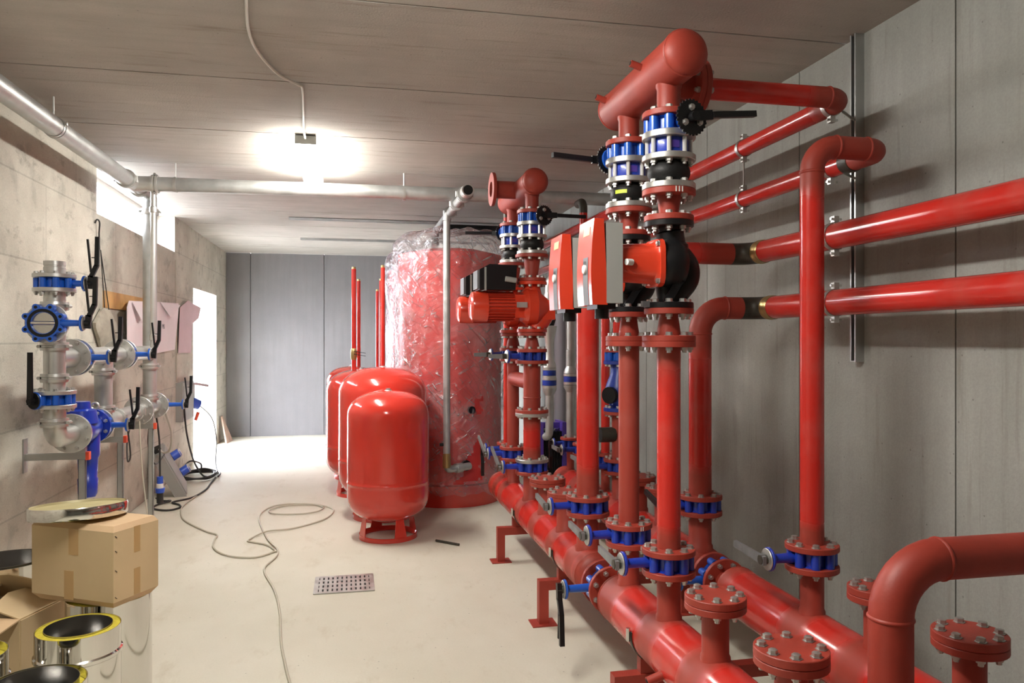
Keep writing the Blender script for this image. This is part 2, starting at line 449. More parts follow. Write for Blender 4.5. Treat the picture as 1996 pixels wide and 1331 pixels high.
def weld(P, c, ax, r, m='oxide'):
    ax = V(ax).normalized()
    obj('weld_bead', G().lathe(V(c) - ax * .006, ax, [(0, r), (.003, r + .003), (.006, r + .004), (.009, r + .003), (.012, r)], 24), m, P)

# ------------------------------------------------------------------ room shell
XL, XR, YF, YB, H = -1.97, 2.33, 13.2, -3.2, 3.0
WIN = (6.67, 9.46, 2.59, 3.0)
DOOR = (10.53, 12.28, 0.0, 2.25)
struct('floor', G().span((XL - .3, YB - .3, -.2), (XR + .35, YF + .3, 0)), 'conc_floor')
g = G()
T = -2.27
g.span((T, YB - .3, 0), (XL, WIN[0], H)); g.span((T, WIN[0], 0), (XL, WIN[1], WIN[2]))
g.span((T, WIN[1], 0), (XL, DOOR[0], H)); g.span((T, DOOR[0], DOOR[3]), (XL, DOOR[1], H)); g.span((T, DOOR[1], 0), (XL, YF + .3, H))
struct('wall_left', g, 'conc_left')
struct('wall_back', G().span((XL, YB - .3, 0), (XR, YB, H)), 'conc_right')
wr = struct('wall_right', G().span((XR + .03, YB - .3, 0), (XR + .35, YF + .3, H)), 'conc_right')
ys = [2.6 + 1.075 * i for i in range(-6, 11)]
ys = [YB] + [y for y in ys if YB + .2 < y < YF - .2] + [YF]
for a, b in zip(ys, ys[1:]): struct('panel', G().span((XR, a + .004, 0), (XR + .03, b - .004, H)), 'conc_right', wr)
wf = struct('wall_far', G().span((XL, YF + .03, 0), (XR, YF + .3, H)), 'conc_far')
xs = [XL, -1.59, -.42, .75, 1.92, XR]
for a, b in zip(xs, xs[1:]): struct('panel', G().span((a + .005, YF, 0), (b - .005, YF + .03, H)), 'conc_far', wf)
ce = struct('ceiling', G().span((T, YB - .3, H + .03), (XR + .35, YF + .3, H + .3)), 'conc_ceiling')
ys = [3.28 + 1.11 * i for i in range(-6, 10)]
ys = [YB] + [y for y in ys if YB + .2 < y < YF - .2] + [YF]
for a, b in zip(ys, ys[1:]): struct('panel', G().span((T, a + .006, H), (XR, b - .006, H + .03)), 'conc_ceiling', ce)
struct('ground', G().span((-30, -20, -.3), (T, 40, -.02)), 'conc_out')
# window in the left wall
wn = thing('window_1', 'long shallow window high in the concrete side wall', 'window', (-2.2, WIN[0], WIN[2])); wn['kind'] = 'structure'; del wn['category']
for a, b in (((-2.23, WIN[0], WIN[2]), (-2.17, WIN[1], WIN[2] + .04)), ((-2.23, WIN[0], 2.96), (-2.17, WIN[1], 3.0)),
             ((-2.23, WIN[0], WIN[2]), (-2.17, WIN[0] + .04, 3.0)), ((-2.23, WIN[1] - .04, WIN[2]), (-2.17, WIN[1], 3.0))):
    obj('window_frame', G().span(a, b), 'white_plastic', wn)
obj('pane', G().span((-2.203, WIN[0], WIN[2]), (-2.197, WIN[1], 3.0)), 'pane', wn)

# ------------------------------------------------------------------ lamps
def ceiling_lamp(label, x, y0, y1):
    P = thing('ceiling_lamp', label, 'lamp', (x, (y0 + y1) / 2, 2.86))
    obj('housing', G().prism([(x - .05, y0, 2.935), (x + .05, y0, 2.935), (x + .07, y0, 2.995), (x - .07, y0, 2.995)], (0, y1 - y0, 0)), 'grey_mid', P)
    for e in (y0 - .012, y1): obj('end_cap', G().span((x - .072, e, 2.932), (x + .072, e + .012, 2.99)), 'grey_box', P)
    obj('diffuser', G().prism([(x - .065, y0, 2.875), (x + .065, y0, 2.875), (x + .078, y0, 2.93), (x - .078, y0, 2.93)], (0, y1 - y0, 0)), 'lamp', P)
ceiling_lamp('bright tube lamp on the ceiling in front of the galvanised cross pipe', -.30, 5.5, 6.75)
ceiling_lamp('second tube lamp on the ceiling nearer the camera, above the picture', -.30, 1.5, 2.75)
tag(obj('lamp_cable', G().tube(smooth([(-.36, 3.0, 2.985), (-.42, 3.35, 2.985), (-.45, 3.8, 2.985), (-.38, 4.2, 2.985), (-.28, 4.38, 2.985), (-.26, 4.45, 2.985), (-.28, 4.9, 2.985), (-.30, 5.3, 2.985), (-.30, 5.5, 2.97)]), .0075, 8), 'cable_white'),
    'white lamp cable running bent across the concrete ceiling', 'cable')

# ------------------------------------------------------------------ valves and fittings
def bvalve(name, label, c, ax, R, t, nd, ld, body='navy', style='flat', near=True, neck=.085, lev=.19, leverm='grey_lever', platem='zinc', prr=.045, group=None, lugged=False):
    """butterfly valve clamped between flanges; c centre, ax pipe axis, nd neck direction, ld lever direction"""
    c = V(c); ax, u, v = frame(ax); nd = V(nd).normalized(); ld = V(ld).normalized()
    P = thing(name, label, 'valve', c - V((0, 0, t / 2)), group)
    g = G(); g.lathe(c - ax * t / 2, ax, [(0, R * .5), (0, R * .74), (t * .1, R * .62), (t * .9, R * .62), (t, R * .74), (t, R * .5), (0, R * .5)], 28)
    for i in range(8):
        a = 2 * PI * i / 8 + .39; q = c + (u * math.cos(a) + v * math.sin(a)) * (R - .024)
        g.cyl(q - ax * t * .49, q + ax * t * .49, .018 if R > .08 else .015, n=12)
        if lugged: g.cyl(q - ax * t * .4 - (q - c) * .10, q + ax * t * .4 - (q - c) * .10, .022, n=12)
    obj('body', g, body, P)
    a0 = c + nd * R * .7; a1 = c + nd * (R + neck)
    obj('neck', G().cyl(a0, a1, .020, .017, n=14), body, P)
    obj('top_plate', G().disc(a1 - nd * .008, nd, prr, .010, n=24), body, P)
    k = obj('lever_plate', G().disc(a1 + nd * .003, nd, prr * .92, .006, n=24), platem, P)
    g = G(); g.cyl(a1 + nd * .008, a1 + nd * .036, .018, n=12); obj('hub', g, 'black' if leverm == 'black' else 'bare_steel', k)
    b = a1 + nd * .026
    if style == 'flat':
        obj('lever', G().bar(b - ld * .02, b + ld * lev, .034, .014, nd, .026), leverm, P)
    elif style == 'notch':      # big toothed quadrant disc with a cranked lever
        q = obj('quadrant', G().lathe(a1 + nd * .004, nd, [(0, 0), (0, prr * 1.35), (.008, prr * 1.35), (.008, 0)], 40), 'black', P)
        gg = G(); _, uu, vv = frame(nd)
        for i in range(26):
            a = 2 * PI * i / 26; cc = a1 + nd * .008 + (uu * math.cos(a) + vv * math.sin(a)) * prr * 1.37
            gg.box(cc, (.007, .007, .007))
        tt = obj('tooth_ring', gg, 'black', q); tt['kind'] = 'stuff'
        for i in range(3):
            a = .6 + 2.1 * i
            put(BOLT, 'bolt', a1 + nd * .012 + (uu * math.cos(a) + vv * math.sin(a)) * prr * .8, nd, q, .8)
        l1 = b + ld * .07 + nd * .01
        g = G(); g.bar(b, l1, .034, .014, nd); obj('lever', g.bar(l1, b + ld * lev + nd * .01, .022, .022, nd), 'black', P)
    else:                       # squeeze handle: thick lever and thin trigger
        perp = style
        pv = V(perp)
        m1 = b + ld * .045 + pv * .006; m2 = b + ld * .10 + pv * .036
        side = pv.cross(ld); g = G(); g.bar(b - ld * .03, m1, .030, .022, side); g.bar(m1 - ld * .008, m2 + ld * .006, .024, .022, side); g.bar(m2, b + ld * lev + pv * .040, .022, .022, side); obj('lever', g, 'black', P)
        tr_ = obj('trigger', G().bar(m1 + ld * .02, b + ld * (lev - .015) - pv * .012, .011, .012, side), 'black', P)
        obj('spring_pin', G().cyl(b + ld * .15 + pv * .008, b + ld * .15 + pv * .034, .003, n=6), 'black', tr_)
    return P

def wafer_check(label, c, R, h, near=True):
    """c at bottom; vertical wafer check valve with long tie rods"""
    c = V(c); P = thing('check_valve', label, 'valve', c)
    obj('body', G().lathe(c, (0, 0, 1), [(0, 0), (0, R * .70), (h * .12, R * .72), (h * .88, R * .72), (h, R * .70), (h, 0)], 24), 'deep_blue', P)
    obj('name_plate', G().span((c.x - R * .35, c.y - R * .74, c.z + h * .3), (c.x + R * .1, c.y - R * .66, c.z + h * .75)), 'violet', P)
    for i in range(8):
        a = 2 * PI * i / 8 + .39; q = c + V((math.cos(a), math.sin(a), 0)) * (R - .02)
        obj('tie_rod', G().cyl(q, q + V((0, 0, h)), .0085, n=8), 'rod_bright', P)
    return P

def rubber(label, c, R, h, near=True, sticker=False):
    """rubber expansion joint with a zinc backing flange at each end; c at its bottom"""
    c = V(c); t = .022; P = thing('rubber_joint', label, 'expansion joint', c)
    flange(P, c, (0, 0, 1), R, t, 'zinc', 8, 1, near)
    flange(P, c + V((0, 0, h - t)), (0, 0, 1), R, t, 'zinc', 8, -1, near)
    z0, z1 = t, h - t; n = 12; pr = []
    for i in range(n + 1):
        a = PI * i / n; pr.append((z0 + (z1 - z0) * i / n, R * .56 + R * .24 * math.sin(a) ** .7))
    b = obj('rubber_body', G().lathe(c, (0, 0, 1), pr, 28), 'rubber', P)
    if sticker:
        g = G(); zz = c.z + h / 2
        pts = [(c.x + R * .815 * math.cos(a), c.y + R * .815 * math.sin(a)) for a in [math.radians(d) for d in (205, 218, 231, 244)]]
        vs = [(x, y, z) for z in (zz - .008, zz + .008) for x, y in pts]
        g.add(vs, [[i, i + 1, i + 5, i + 4] for i in range(3)]); obj('sticker', g, 'sticker', b)
    return P

def reducer(label, c, r0, R0, r1, R1, h, near=True, marks=False):
    c = V(c); t = .022; P = thing('flanged_reducer', label, 'pipe fitting', c)
    flange(P, c, (0, 0, 1), R0, t, 'oxide', 8, 1, near); f2 = flange(P, c + V((0, 0, h - t)), (0, 0, 1), R1, t, 'oxide', 8, -1, near)
    obj('cone', G().lathe(c, (0, 0, 1), [(t, r0), (t + .012, r0), (h - t - .012, r1), (h - t, r1)], 28), 'oxide', P)
    if marks:
        for i in range(3):
            a = math.radians(262 + i * 7); q = c + V((math.cos(a) * (R1 + .0005), math.sin(a) * (R1 + .0005), h - t / 2))
            obj('paint_mark', G().box(q, (.004, .002, .02), Matrix.Rotation(a + PI / 2, 3, 'Z')), 'white_mark', f2)
    return P

def riser(label, x, y, z0, z1, dn, zones=(), near=True, bot='oxide', top=True, name='riser_pipe'):
    r, R, nb = DN[dn]; P = thing(name, label, 'pipe', (x, y, z0))
    flange(P, (x, y, z0), (0, 0, 1), R, .022, bot, nb, 1, near)
    pts = dense([(x, y, z0 + .022), (x, y, z1)])
    obj('pipe', G().tube(pts, r, 24, painted(pts, [((x, y, z0), .09), ((x, y, z1), .10)] + list(zones))), 'redpipe', P)
    if top: flange(P, (x, y, z1 - .022), (0, 0, 1), R, .022, 'oxide', nb, -1, near)
    return P

# ------------------------------------------------------------------ floor headers
XA, XB, ZH, RH = 1.18, 1.745, .43, .107
ZV0, ZV1 = .718, .776          # valves sit between these heights
def header(label, x, y0, y1, stubs, cap0, cap1, drains=()):
    P = thing('header_pipe', label, 'pipe', (x, (y0 + y1) / 2, ZH - RH))
    zones = [((x, s[0], ZH + RH), .11) for s in stubs] + [((x, y0, ZH), .16), ((x, y1, ZH), .16)]
    pts = dense([(x, y0 + .06, ZH), (x, y1 - .06, ZH)], .03)
    zz = []
    for q in pts: zz.append(max([1 - sst(.02, .12, abs(q.y - s[0])) for s in stubs] + [1 - sst(.06, .20, abs(q.y - y0)), 1 - sst(.06, .20, abs(q.y - y1))]))
    obj('main_pipe', G().tube(pts, RH, 40, zz), 'redpipe', P)
    def cap(y, d):
        pr = [(0, RH)] + [(.055 * math.sin(a), RH * math.cos(a)) for a in [PI / 2 * i / 8 for i in range(1, 8)]] + [(.055, 0)]
        obj('end_cap', G().lathe((x, y - d * .06, ZH), (0, d, 0), pr, 40), 'oxide', P)
        weld(P, (x, y - d * .06, ZH), (0, 1, 0), RH)
    cap(y0, -1); cap(y1, 1)
    for e, d in ((y0, -1), (y1, 1)):
        if (d == -1 and cap0) or (d == 1 and cap1):    # stub out of the cap to a flange
            obj('stub', G().cyl((x, e - d * .02, ZH), (x, e + d * .07, ZH), .057, n=28), 'oxide', P)
            yy = e + d * .05
            flange(P, (x, yy, ZH), (0, d, 0), .11, .022, 'oxide', 8, -1, True)
    for s in stubs:
        y, dn = s[0], s[1]; r, R, nb = DN[dn]; zt = s[2] if len(s) > 2 else ZV0
        obj('stub', G().lathe((x, y, 0), (0, 0, 1), [(ZH + RH * .6, r * 1.12), (ZH + RH + .004, r * 1.1), (ZH + RH + .012, r), (zt - .022, r)], 28), 'oxide', P)
        flange(P, (x, y, zt - .022), (0, 0, 1), R, .022, 'oxide', nb, -1, y < 4.3)
    for y, side in drains:
        g = G(); g.tube([(x + side * RH * .9, y, ZH - .03), (x + side * (RH + .05), y, ZH - .05)], .016, 12)
        k = obj('drain_nozzle', g, 'oxide', P)
        obj('bore', G().cyl((x + side * (RH + .0495), y, ZH - .0498), (x + side * (RH + .0515), y, ZH - .0506), .010, n=12), 'dark_void', k)
    return P
HA = header('near length of the long red floor header, pink glare along its top', XA, .9, 3.31, [(1.05, 80), (1.45, 80), (1.90, 80), (2.346, 80), (2.725, 80), (3.15, 80)], False, True, [(2.55, -1), (1.75, -1)])
HA2 = header('far length of the long red floor header under the two pump groups', XA, 3.55, 6.05, [(3.737, 100), (4.12, 100), (4.55, 100), (4.96, 100), (5.56, 80), (5.80, 40)], True, False)
HB = header('near length of the red floor header beside the right concrete wall', XB, .9, 3.31, [(1.2, 80), (1.895, 80), (2.313, 50), (2.667, 80)], False, True, [(2.02, -1)])
HB2 = header('far length of the red floor header beside the right concrete wall', XB, 3.55, 6.2, [(3.636, 100), (4.12, 80), (4.5, 100), (4.85, 80), (5.12, 50), (5.64, 50), (5.99, 50)], True, False)

def blind(label, x, y, dn, z=ZV0, near=True):
    r, R, nb = DN[dn]; P = thing('blind_flange', label, 'flange', (x, y, z))
    p = obj('cover_plate', G().disc((x, y, z + .001), (0, 0, 1), R, .024, n=36), 'oxide', P)
    for i in range(8 if dn > 50 else 4 if dn < 50 else 8):
        a = 2 * PI * i / 8 + .39; put(BOLT, 'bolt', (x + math.cos(a) * (R - .022), y + math.sin(a) * (R - .022), z + .025), (0, 0, 1), p)
blind('red blind flange nearest the camera on the left floor header', XA, 1.90, 80)
blind('red blind flange beside the first pump riser on the left floor header', XA, 2.346, 80)
blind('red blind flange on the header just below the picture, before the nearest one', XA, 1.45, 80)
blind('red blind flange at the very end of the left header, under the frame', XA, 1.05, 80)
blind('red blind flange, nearer of two behind the tall plain riser on the left header', XA, 4.12, 100)
blind('red blind flange, farther of two behind the tall plain riser on the left header', XA, 4.55, 100)
blind('red blind flange under the big elbow at the right edge of the picture', XB, 1.895, 80)
blind('small red blind flange half hidden behind the big near elbow', XB, 2.313, 50)
blind('red blind flange at the near end of the wall side header', XB, 1.2, 80)
blind('red blind flange on the wall side header behind the first pump riser', XB, 4.12, 80)
blind('red blind flange on the wall side header behind the second pump riser', XB, 4.5, 100)

# valves joining the two header lengths
for x, lab in ((XA, 'blue valve between the left header lengths with a black lever hanging down'), (XB, 'blue valve between the wall side header lengths, black lever down')):
    P = bvalve('butterfly_valve', lab, (x, 3.43, ZH), (0, 1, 0), .11, .053, (-1, 0, 0), (0, -.05, -1), 'blue', (0, -1, 0), neck=.10, lev=.24)

# supports under the headers
for y, lab in ((5.4, 'farthest red steel stand carrying the floor headers'), (4.17, 'second red steel stand carrying the floor headers, on a torn paint film'),
               (2.93, 'third red steel stand under the near header lengths'), (1.6, 'nearest red steel stand under the floor headers')):
    P = thing('pipe_stand', lab, 'pipe stand', (1.45, y, 0))
    for x in (1.055, 1.90):
        l = obj('post', G().span((x - .027, y - .027, .004), (x + .027, y + .027, .19)), 'oxide', P)
        obj('base_plate', G().span((x - .07, y - .06, 0), (x + .07, y + .06, .006)), 'oxide', P)
    obj('cross_beam', G().span((1.028, y - .027, .19), (1.927, y + .027, .244)), 'oxide', P)
    for x in (XA, XB): obj('saddle', G().span((x - .04, y - .02, .244), (x + .04, y + .02, .336)), 'oxide', P)
def clampband(lab, x, y):
    P = thing('pipe_strap', lab, 'strap', (x, y, ZH - RH))
    n = 24; vs = []
    for i in range(n + 1):
        a = math.radians(172 + 196 * i / n)
        for rr, dy in ((RH + .0015, -.013), (RH + .005, -.013), (RH + .005, .013), (RH + .0015, .013)): vs.append((x + math.cos(a) * rr, y + dy, ZH + math.sin(a) * rr))
    obj('band', G().add(vs, [[4 * i + j, 4 * i + (j + 1) % 4, 4 * i + 4 + (j + 1) % 4, 4 * i + 4 + j] for i in range(n) for j in range(4)] + [[3, 2, 1, 0], [4 * n, 4 * n + 1, 4 * n + 2, 4 * n + 3]]), 'bare_steel', P)
    g = G(); g.cyl((x - RH - .012, y, ZH - .02), (x - RH - .012, y, ZH + .03), .009, n=8); obj('buckle', g, 'steel_bright', P)
clampband('dark steel strap round the header by the farthest stand', XA, 5.02)
clampband('dark steel strap round the header between the two blind flanges and the stand', XA, 4.03)
clampband('dark steel strap round the near header length below the first pump', XA, 2.84)

# ------------------------------------------------------------------ pumps
def black_pump(label, x, y, blab):
    """inline glandless pump with frequency box facing -x"""
    zc = 1.868; P = thing('circulation_pump', label, 'pump', (x, y, 1.70))
    flange(P, (x, y, 1.701), (0, 0, 1), .0925, .022, 'black', 8, 1, True)
    flange(P, (x, y, 2.006), (0, 0, 1), .0925, .022, 'black', 8, -1, True)
    obj('lifting_lug', G().span((x - .115, y - .03, 1.705), (x - .088, y - .008, 1.727)), 'grey_mid', P)
    g = G()
    g.lathe((x - .045, y, zc), (1, 0, 0), [(0, 0), (0, .088), (.02, .098), (.06, .10), (.09, .085), (.108, .05), (.112, 0)], 30)
    g.tube(smooth([(x + .01, y, zc + .02), (x + .012, y, zc + .07), (x + .004, y, zc + .12), (x, y, zc + .15)]), [.062] * 7 + [.052] * 6 + [.042] * 6, 20)
    g.tube(smooth([(x + .03, y, zc + .05), (x + .075, y, zc - .005), (x + .075, y, zc - .06), (x + .035, y, zc - .11), (x + .004, y, zc - .15)]), .043, 18)
    g.tube(smooth([(x - .02, y, zc - .03), (x - .01, y, zc - .09), (x, y, zc - .15)]), .040, 18)
    obj('volute', g, 'black', P)
    obj('rib', G().bar((x - .03, y - .05, zc - .148), (x + .02, y - .06, zc - .06), .012, .03), 'black', P)
    # motor
    g = G(); n = 32; ring = []
    def sq(xx, h, k):
        out = []
        for i in range(n):
            a = 2 * PI * i / n; c_, s_ = math.cos(a), math.sin(a); q = (abs(c_) ** k + abs(s_) ** k) ** (-1 / k)
            out.append(V((xx, y + h * c_ * q, zc + h * s_ * q)))
        return out
    vs = sq(x - .068, .088, 5) + sq(x - .05, .09, 5); g.add(vs, [[i, (i + 1) % n, n + (i + 1) % n, n + i] for i in range(n)] + [list(range(n)), list(range(n, 2 * n))])
    mt = obj('motor_flange', g, 'pump_red', P)
    for sy in (-1, 1):
        for sz in (-1, 1): put(BOLT, 'bolt', (x - .068, y + sy * .068, zc + sz * .068), (-1, 0, 0), mt, .8)
    g = G(); a = sq(x - .215, .070, 2.6); b = sq(x - .08, .076, 2.6); c = sq(x - .066, .083, 4)
    g.add(a + b + c, [[i, (i + 1) % n, n + (i + 1) % n, n + i] for i in range(n)] + [[n + i, n + (i + 1) % n, 2 * n + (i + 1) % n, 2 * n + i] for i in range(n)] + [list(range(n))])
    obj('motor', g, 'pump_red', P)
    obj('cable_gland', G().cyl((x - .20, y - .085, zc - .003), (x - .175, y - .075, zc - .003), .012, n=12), 'white_plastic', P)
    # control box
    x1 = x - .215; y0, y1 = y - .088, y + .088; z0, z1 = 1.715, 2.005
    cb = obj('control_box', G().span((x1 - .062, y0, z0), (x1, y1, z1)), 'grey_box', P)
    cb['label'] = blab
    poly = []
    for i in range(9):
        t = i / 8; poly.append((x1 - .112 - .012 * math.sin(PI * (t * .8 + .2)) + .004, y0, z0 - .006 + t * (z1 - z0 + .02)))
    poly += [(x1 - .068 - .004, y0, z1 + .014), (x1 - .064, y0, (z0 + z1) / 2), (x1 - .070 + .012, y0, z0 - .006)]
    cov = obj('cover', G().prism(poly, (0, y1 - y0, 0)), 'pump_red', cb)
    def strip(nm, ya, yb, t0, t1, m, off=.0015):
        g = G(); vs = []; k = 5
        for i in range(k):
            t = t0 + (t1 - t0) * i / (k - 1); xx = x1 - .112 - .012 * math.sin(PI * (t * .8 + .2)) + .004 - off; zz = z0 - .006 + t * (z1 - z0 + .02)
            vs += [(xx, ya, zz), (xx, yb, zz)]
        g.add(vs, [[2 * i, 2 * i + 1, 2 * i + 3, 2 * i + 2] for i in range(k - 1)]); return obj(nm, g, m, cb)
    strip('display_panel', y0 + .035, y0 + .095, 0., .56, 'grey_mid')
    strip('display', y0 + .058, y0 + .088, .36, .52, 'black', .003)
    strip('badge', y0 + .035, y0 + .11, .82, .92, 'badge')
    zz = z0 + .125; obj('knob', G().disc((x1 - .114, y0 + .066, zz), (-1, 0, 0), .017, .016), 'white_plastic', cb)
    obj('foot', G().span((x1 - .09, y0 + .02, z0 - .02), (x1 - .02, y1 - .03, z0)), 'black', cb)
    obj('cable_gland', G().cyl((x1 - .06, y0 + .06, z0 - .055), (x1 - .06, y0 + .06, z0 - .018), .026, n=14), 'black', cb)
    return P

def red_pump(label, x, y):
    zc = 1.80; P = thing('inline_pump', label, 'pump', (x, y, 1.63))
    flange(P, (x, y, 1.632), (0, 0, 1), .1, .022, 'pump_dark_red', 8, 1, False)
    flange(P, (x, y, 1.945), (0, 0, 1), .1, .022, 'pump_red', 8, -1, False)
    g = G(); g.lathe((x - .07, y, zc), (1, 0, 0), [(0, 0), (0, .10), (.03, .125), (.09, .125), (.13, .09), (.17, .06), (.17, 0)], 30)
    g.tube([(x, y, zc + .05), (x, y, zc + .15)], [.075, .05], 20); g.tube(smooth([(x + .06, y, zc), (x + .09, y, zc - .06), (x + .02, y, zc - .15)]), .055, 18)
    g.box((x + .10, y, zc - .02), (.09, .11, .13))
    obj('volute', g, 'pump_red', P)
    g = G(); g.lathe((x - .13, y, zc), (1, 0, 0), [(0, .06), (.05, .065), (.09, .10)], 20)
    for sy in (-1, 1): g.box((x - .09, y + sy * .07, zc), (.08, .02, .15))
    obj('lantern', g, 'pump_red', P)
    mt = obj('motor', G().cyl((x - .32, y, zc), (x - .12, y, zc), .083, n=28), 'pump_red', P)
    for i in range(26):
        a = 2 * PI * i / 26; q = V((0, math.cos(a), math.sin(a)))
        obj('fin', G().bar(V((x - .315, y, zc)) + q * .088, V((x - .13, y, zc)) + q * .088, .0045, .018, q), 'pump_dark_red', mt)
    obj('fan_cover', G().lathe((x - .415, y, zc), (1, 0, 0), [(0, 0), (0, .075), (.012, .094), (.025, .098), (.11, .100), (.11, 0)], 30), 'pump_red', P)
    cb = obj('drive_box', G().prism([(x - .365, y - .09, 1.905), (x - .13, y - .09, 1.905), (x - .12, y - .09, 2.065), (x - .30, y - .09, 2.07), (x - .365, y - .09, 2.035)], (0, .18, 0)), 'black_plastic', P)
    obj('trim_band', G().span((x - .335, y - .093, 1.90), (x - .322, y + .093, 2.05)), 'grey_box', cb)
    obj('end_cap', G().span((x - .38, y - .085, 1.91), (x - .365, y + .085, 2.03)), 'grey_mid', cb)
    obj('connector', G().cyl((x - .20, y - .105, 1.975), (x - .13, y - .105, 1.965), .018, n=12), 'grey_box', cb)
    obj('rating_plate', G().span((x - .13, y - .13, zc - .01), (x - .06, y - .125, zc + .025)), 'zinc', P)
    return P

def line(y, nm, kind, upl, up_nd, up_ld, near=True, sticker=False, marks=False):
    """one pump line from header valve to top header; nm names it in the labels"""
    x = XA; dn = 80
    if kind == 1:
        bvalve('butterfly_valve', 'navy blue lever valve at the foot of the ' + nm, (x, y, (ZV0 + ZV1) / 2), (0, 0, 1), .1, ZV1 - ZV0, (-1, 0, 0), (0, 1, .04), 'deep_blue')
        PR = riser(('bright red' if marks else 'dull orange red') + ' riser pipe below the ' + nm, x, y, ZV1, 1.577, 80, [] if marks else [((x, y, 1.2), .7)])
        if not marks:
            for i, zz in ((0, ZV1 + .011), (1, ZV1 + .011), (0, ZV0 - .011), (1, ZV0 - .011)):
                a = math.radians(-80 + 6 * i); q = V((x + math.cos(a) * .1003, y + math.sin(a) * .1003, zz))
                obj('paint_mark', G().box(q, (.004, .002, .017), Matrix.Rotation(a + PI / 2, 3, 'Z')), 'white_mark', PR)
        reducer('short red flanged cone under the ' + nm, (x, y, 1.577), .044, .1, .036, .0925, .124, near)
        if nm.startswith('nearer'): black_pump('black circulation pump with red motor, nearer of the two', x, y, 'nearer red and grey pump control box with knob')
        else: black_pump('black circulation pump with red motor, farther of the two', x, y, 'farther red and grey pump control box with knob')
        z = 2.028
        reducer('short red flanged cone on top of the ' + nm, (x, y, z), .036, .0925, .044, .1, .118, near, marks)
    else:
        bvalve('butterfly_valve', 'navy blue lever valve at the foot of the ' + nm, (x, y, (ZV0 + ZV1) / 2), (0, 0, 1), .11 if kind == 2 else .1, ZV1 - ZV0, (-1, 0, 0), (-.1, .7, .5), 'deep_blue', near=False)
        if kind == 2:
            P = riser('lower red riser between zinc flanges below the ' + nm, x, y, ZV1, 1.10, 100, (), False, 'zinc', False)
            flange(P, (x, y, 1.078), (0, 0, 1), .11, .022, 'zinc', 8, -1, False)
            P = thing('tee_pipe', 'upper red tee pipe below the ' + nm, 'pipe', (x, y, 1.10))
            flange(P, (x, y, 1.10), (0, 0, 1), .11, .022, 'oxide', 8, 1, False)
            obj('pipe', G().tube([(x, y, 1.122), (x, y, 1.425)], .057, 24), 'oxide', P)
            obj('branch', G().tube([(x, y, 1.30), (x, y + .55, 1.30)], .052, 20), 'oxide', P)
            weld(P, (x, y, 1.20), (0, 0, 1), .057); flange(P, (x, y, 1.425), (0, 0, 1), .11, .022, 'oxide', 8, -1, False)
        else:
            riser('dull red riser below the ' + nm, x, y, ZV1, 1.447, 80, [((x, y, 1.1), .5)], False)
        bvalve('butterfly_valve', 'dark blue valve with grey stub lever just under the ' + nm, (x, y, 1.474), (0, 0, 1), .1, .054, (-1, -.1, 0), (-1, .1, 0), 'navy', near=False, lev=.1, neck=.07)
        reducer('red flanged cone under the ' + nm, (x, y, 1.501), .05, .1, .036, .0925, .13, False)
        red_pump('red motor pump with black drive box, ' + ('nearer' if kind == 2 else 'farther') + ' of the far pair', x, y)
        z = 1.968
        reducer('wide red flanged cone on top of the ' + nm, (x, y, z), .040, .0925, .055, .11, .178, False)
    rubber('black rubber joint between zinc flanges above the ' + nm, (x, y, 2.147), .1, .128, near, sticker)
    wafer_check('blue check valve with bright tie rods above the ' + nm, (x, y, 2.276), .1, .058, near)
    P = thing('backing_flange', 'zinc flange between blue valves above the ' + nm, 'flange', (x, y, 2.335))
    flange(P, (x, y, 2.335), (0, 0, 1), .1, .024, 'zinc', 8, 0, near)
    bvalve('butterfly_valve', upl, (x, y, 2.387), (0, 0, 1), .1, .055, up_nd, up_ld, 'blue', 'notch', near, neck=.03, lev=.27, leverm='black', prr=.046)
line(2.725, 'nearer black pump', 1, 'bright blue valve with toothed disc and black lever pointing at the wall', (.22, -1, 0), (1, .22, .14), marks=True)
line(3.15, 'farther black pump', 1, 'bright blue valve whose black lever points away from the wall', (-.35, 1, 0), (-1, -.25, 0), sticker=True)
line(4.96, 'nearer red motor pump', 2, 'blue valve of the far pump pair with black lever pointing at the wall', (.4, -1, 0), (1, .1, 0), False)
line(5.56, 'farther red motor pump', 3, 'blue valve of the far pump pair with black lever pointing at the tank', (-.4, 1, 0), (-1, .1, 0), False)

# paint marks on the second riser flanges
def top_header(label, y0, y1, stubs, R=.084):
    x = XA; z = 2.615; P = thing('top_header', label, 'pipe', (x, (y0 + y1) / 2, z - R))
    k = .05
    pr = [(0, 0)] + [(k - k * math.cos(a), R * math.sin(a)) for a in [PI / 2 * i / 7 for i in range(1, 8)]]
    L = y1 - y0
    pr += [(L - h, r) for h, r in pr[::-1]]
    obj('shell', G().lathe((x, y0, z), (0, 1, 0), pr, 40), 'oxide', P)
    for yy in (y0 + k, y1 - k): weld(P, (x, yy, z), (0, 1, 0), R)
    for y in stubs:
        obj('stub', G().lathe((x, y, 0), (0, 0, 1), [(2.437, .0445), (z - R - .004, .0445), (z - R + .006, .049), (z - R * .6, .049)], 28), 'oxide', P)
        flange(P, (x, y, 2.4155), (0, 0, 1), .1, .022, 'oxide', 8, 1, y < 4)
    return P
P = top_header('fat red header tank up by the ceiling over the black pumps', 2.53, 3.36, (2.725, 3.15))
for y in (2.80, 3.22):
    nz = obj('vent_nozzle', G().tube([(XA - .075, y, 2.63), (XA - .125, y, 2.645)], .0135, 12), 'oxide', P)
    obj('bore', G().cyl((XA - .1248, y, 2.6449), (XA - .1262, y, 2.6453), .009, n=12), 'dark_void', nz)
obj('branch', G().cyl((XA + .06, 2.89, 2.60), (XA + .165, 2.89, 2.60), .047, n=24), 'oxide', P)
flange(P, (XA + .165, 2.89, 2.60), (1, 0, 0), .11, .022, 'oxide', 8, -1, True)
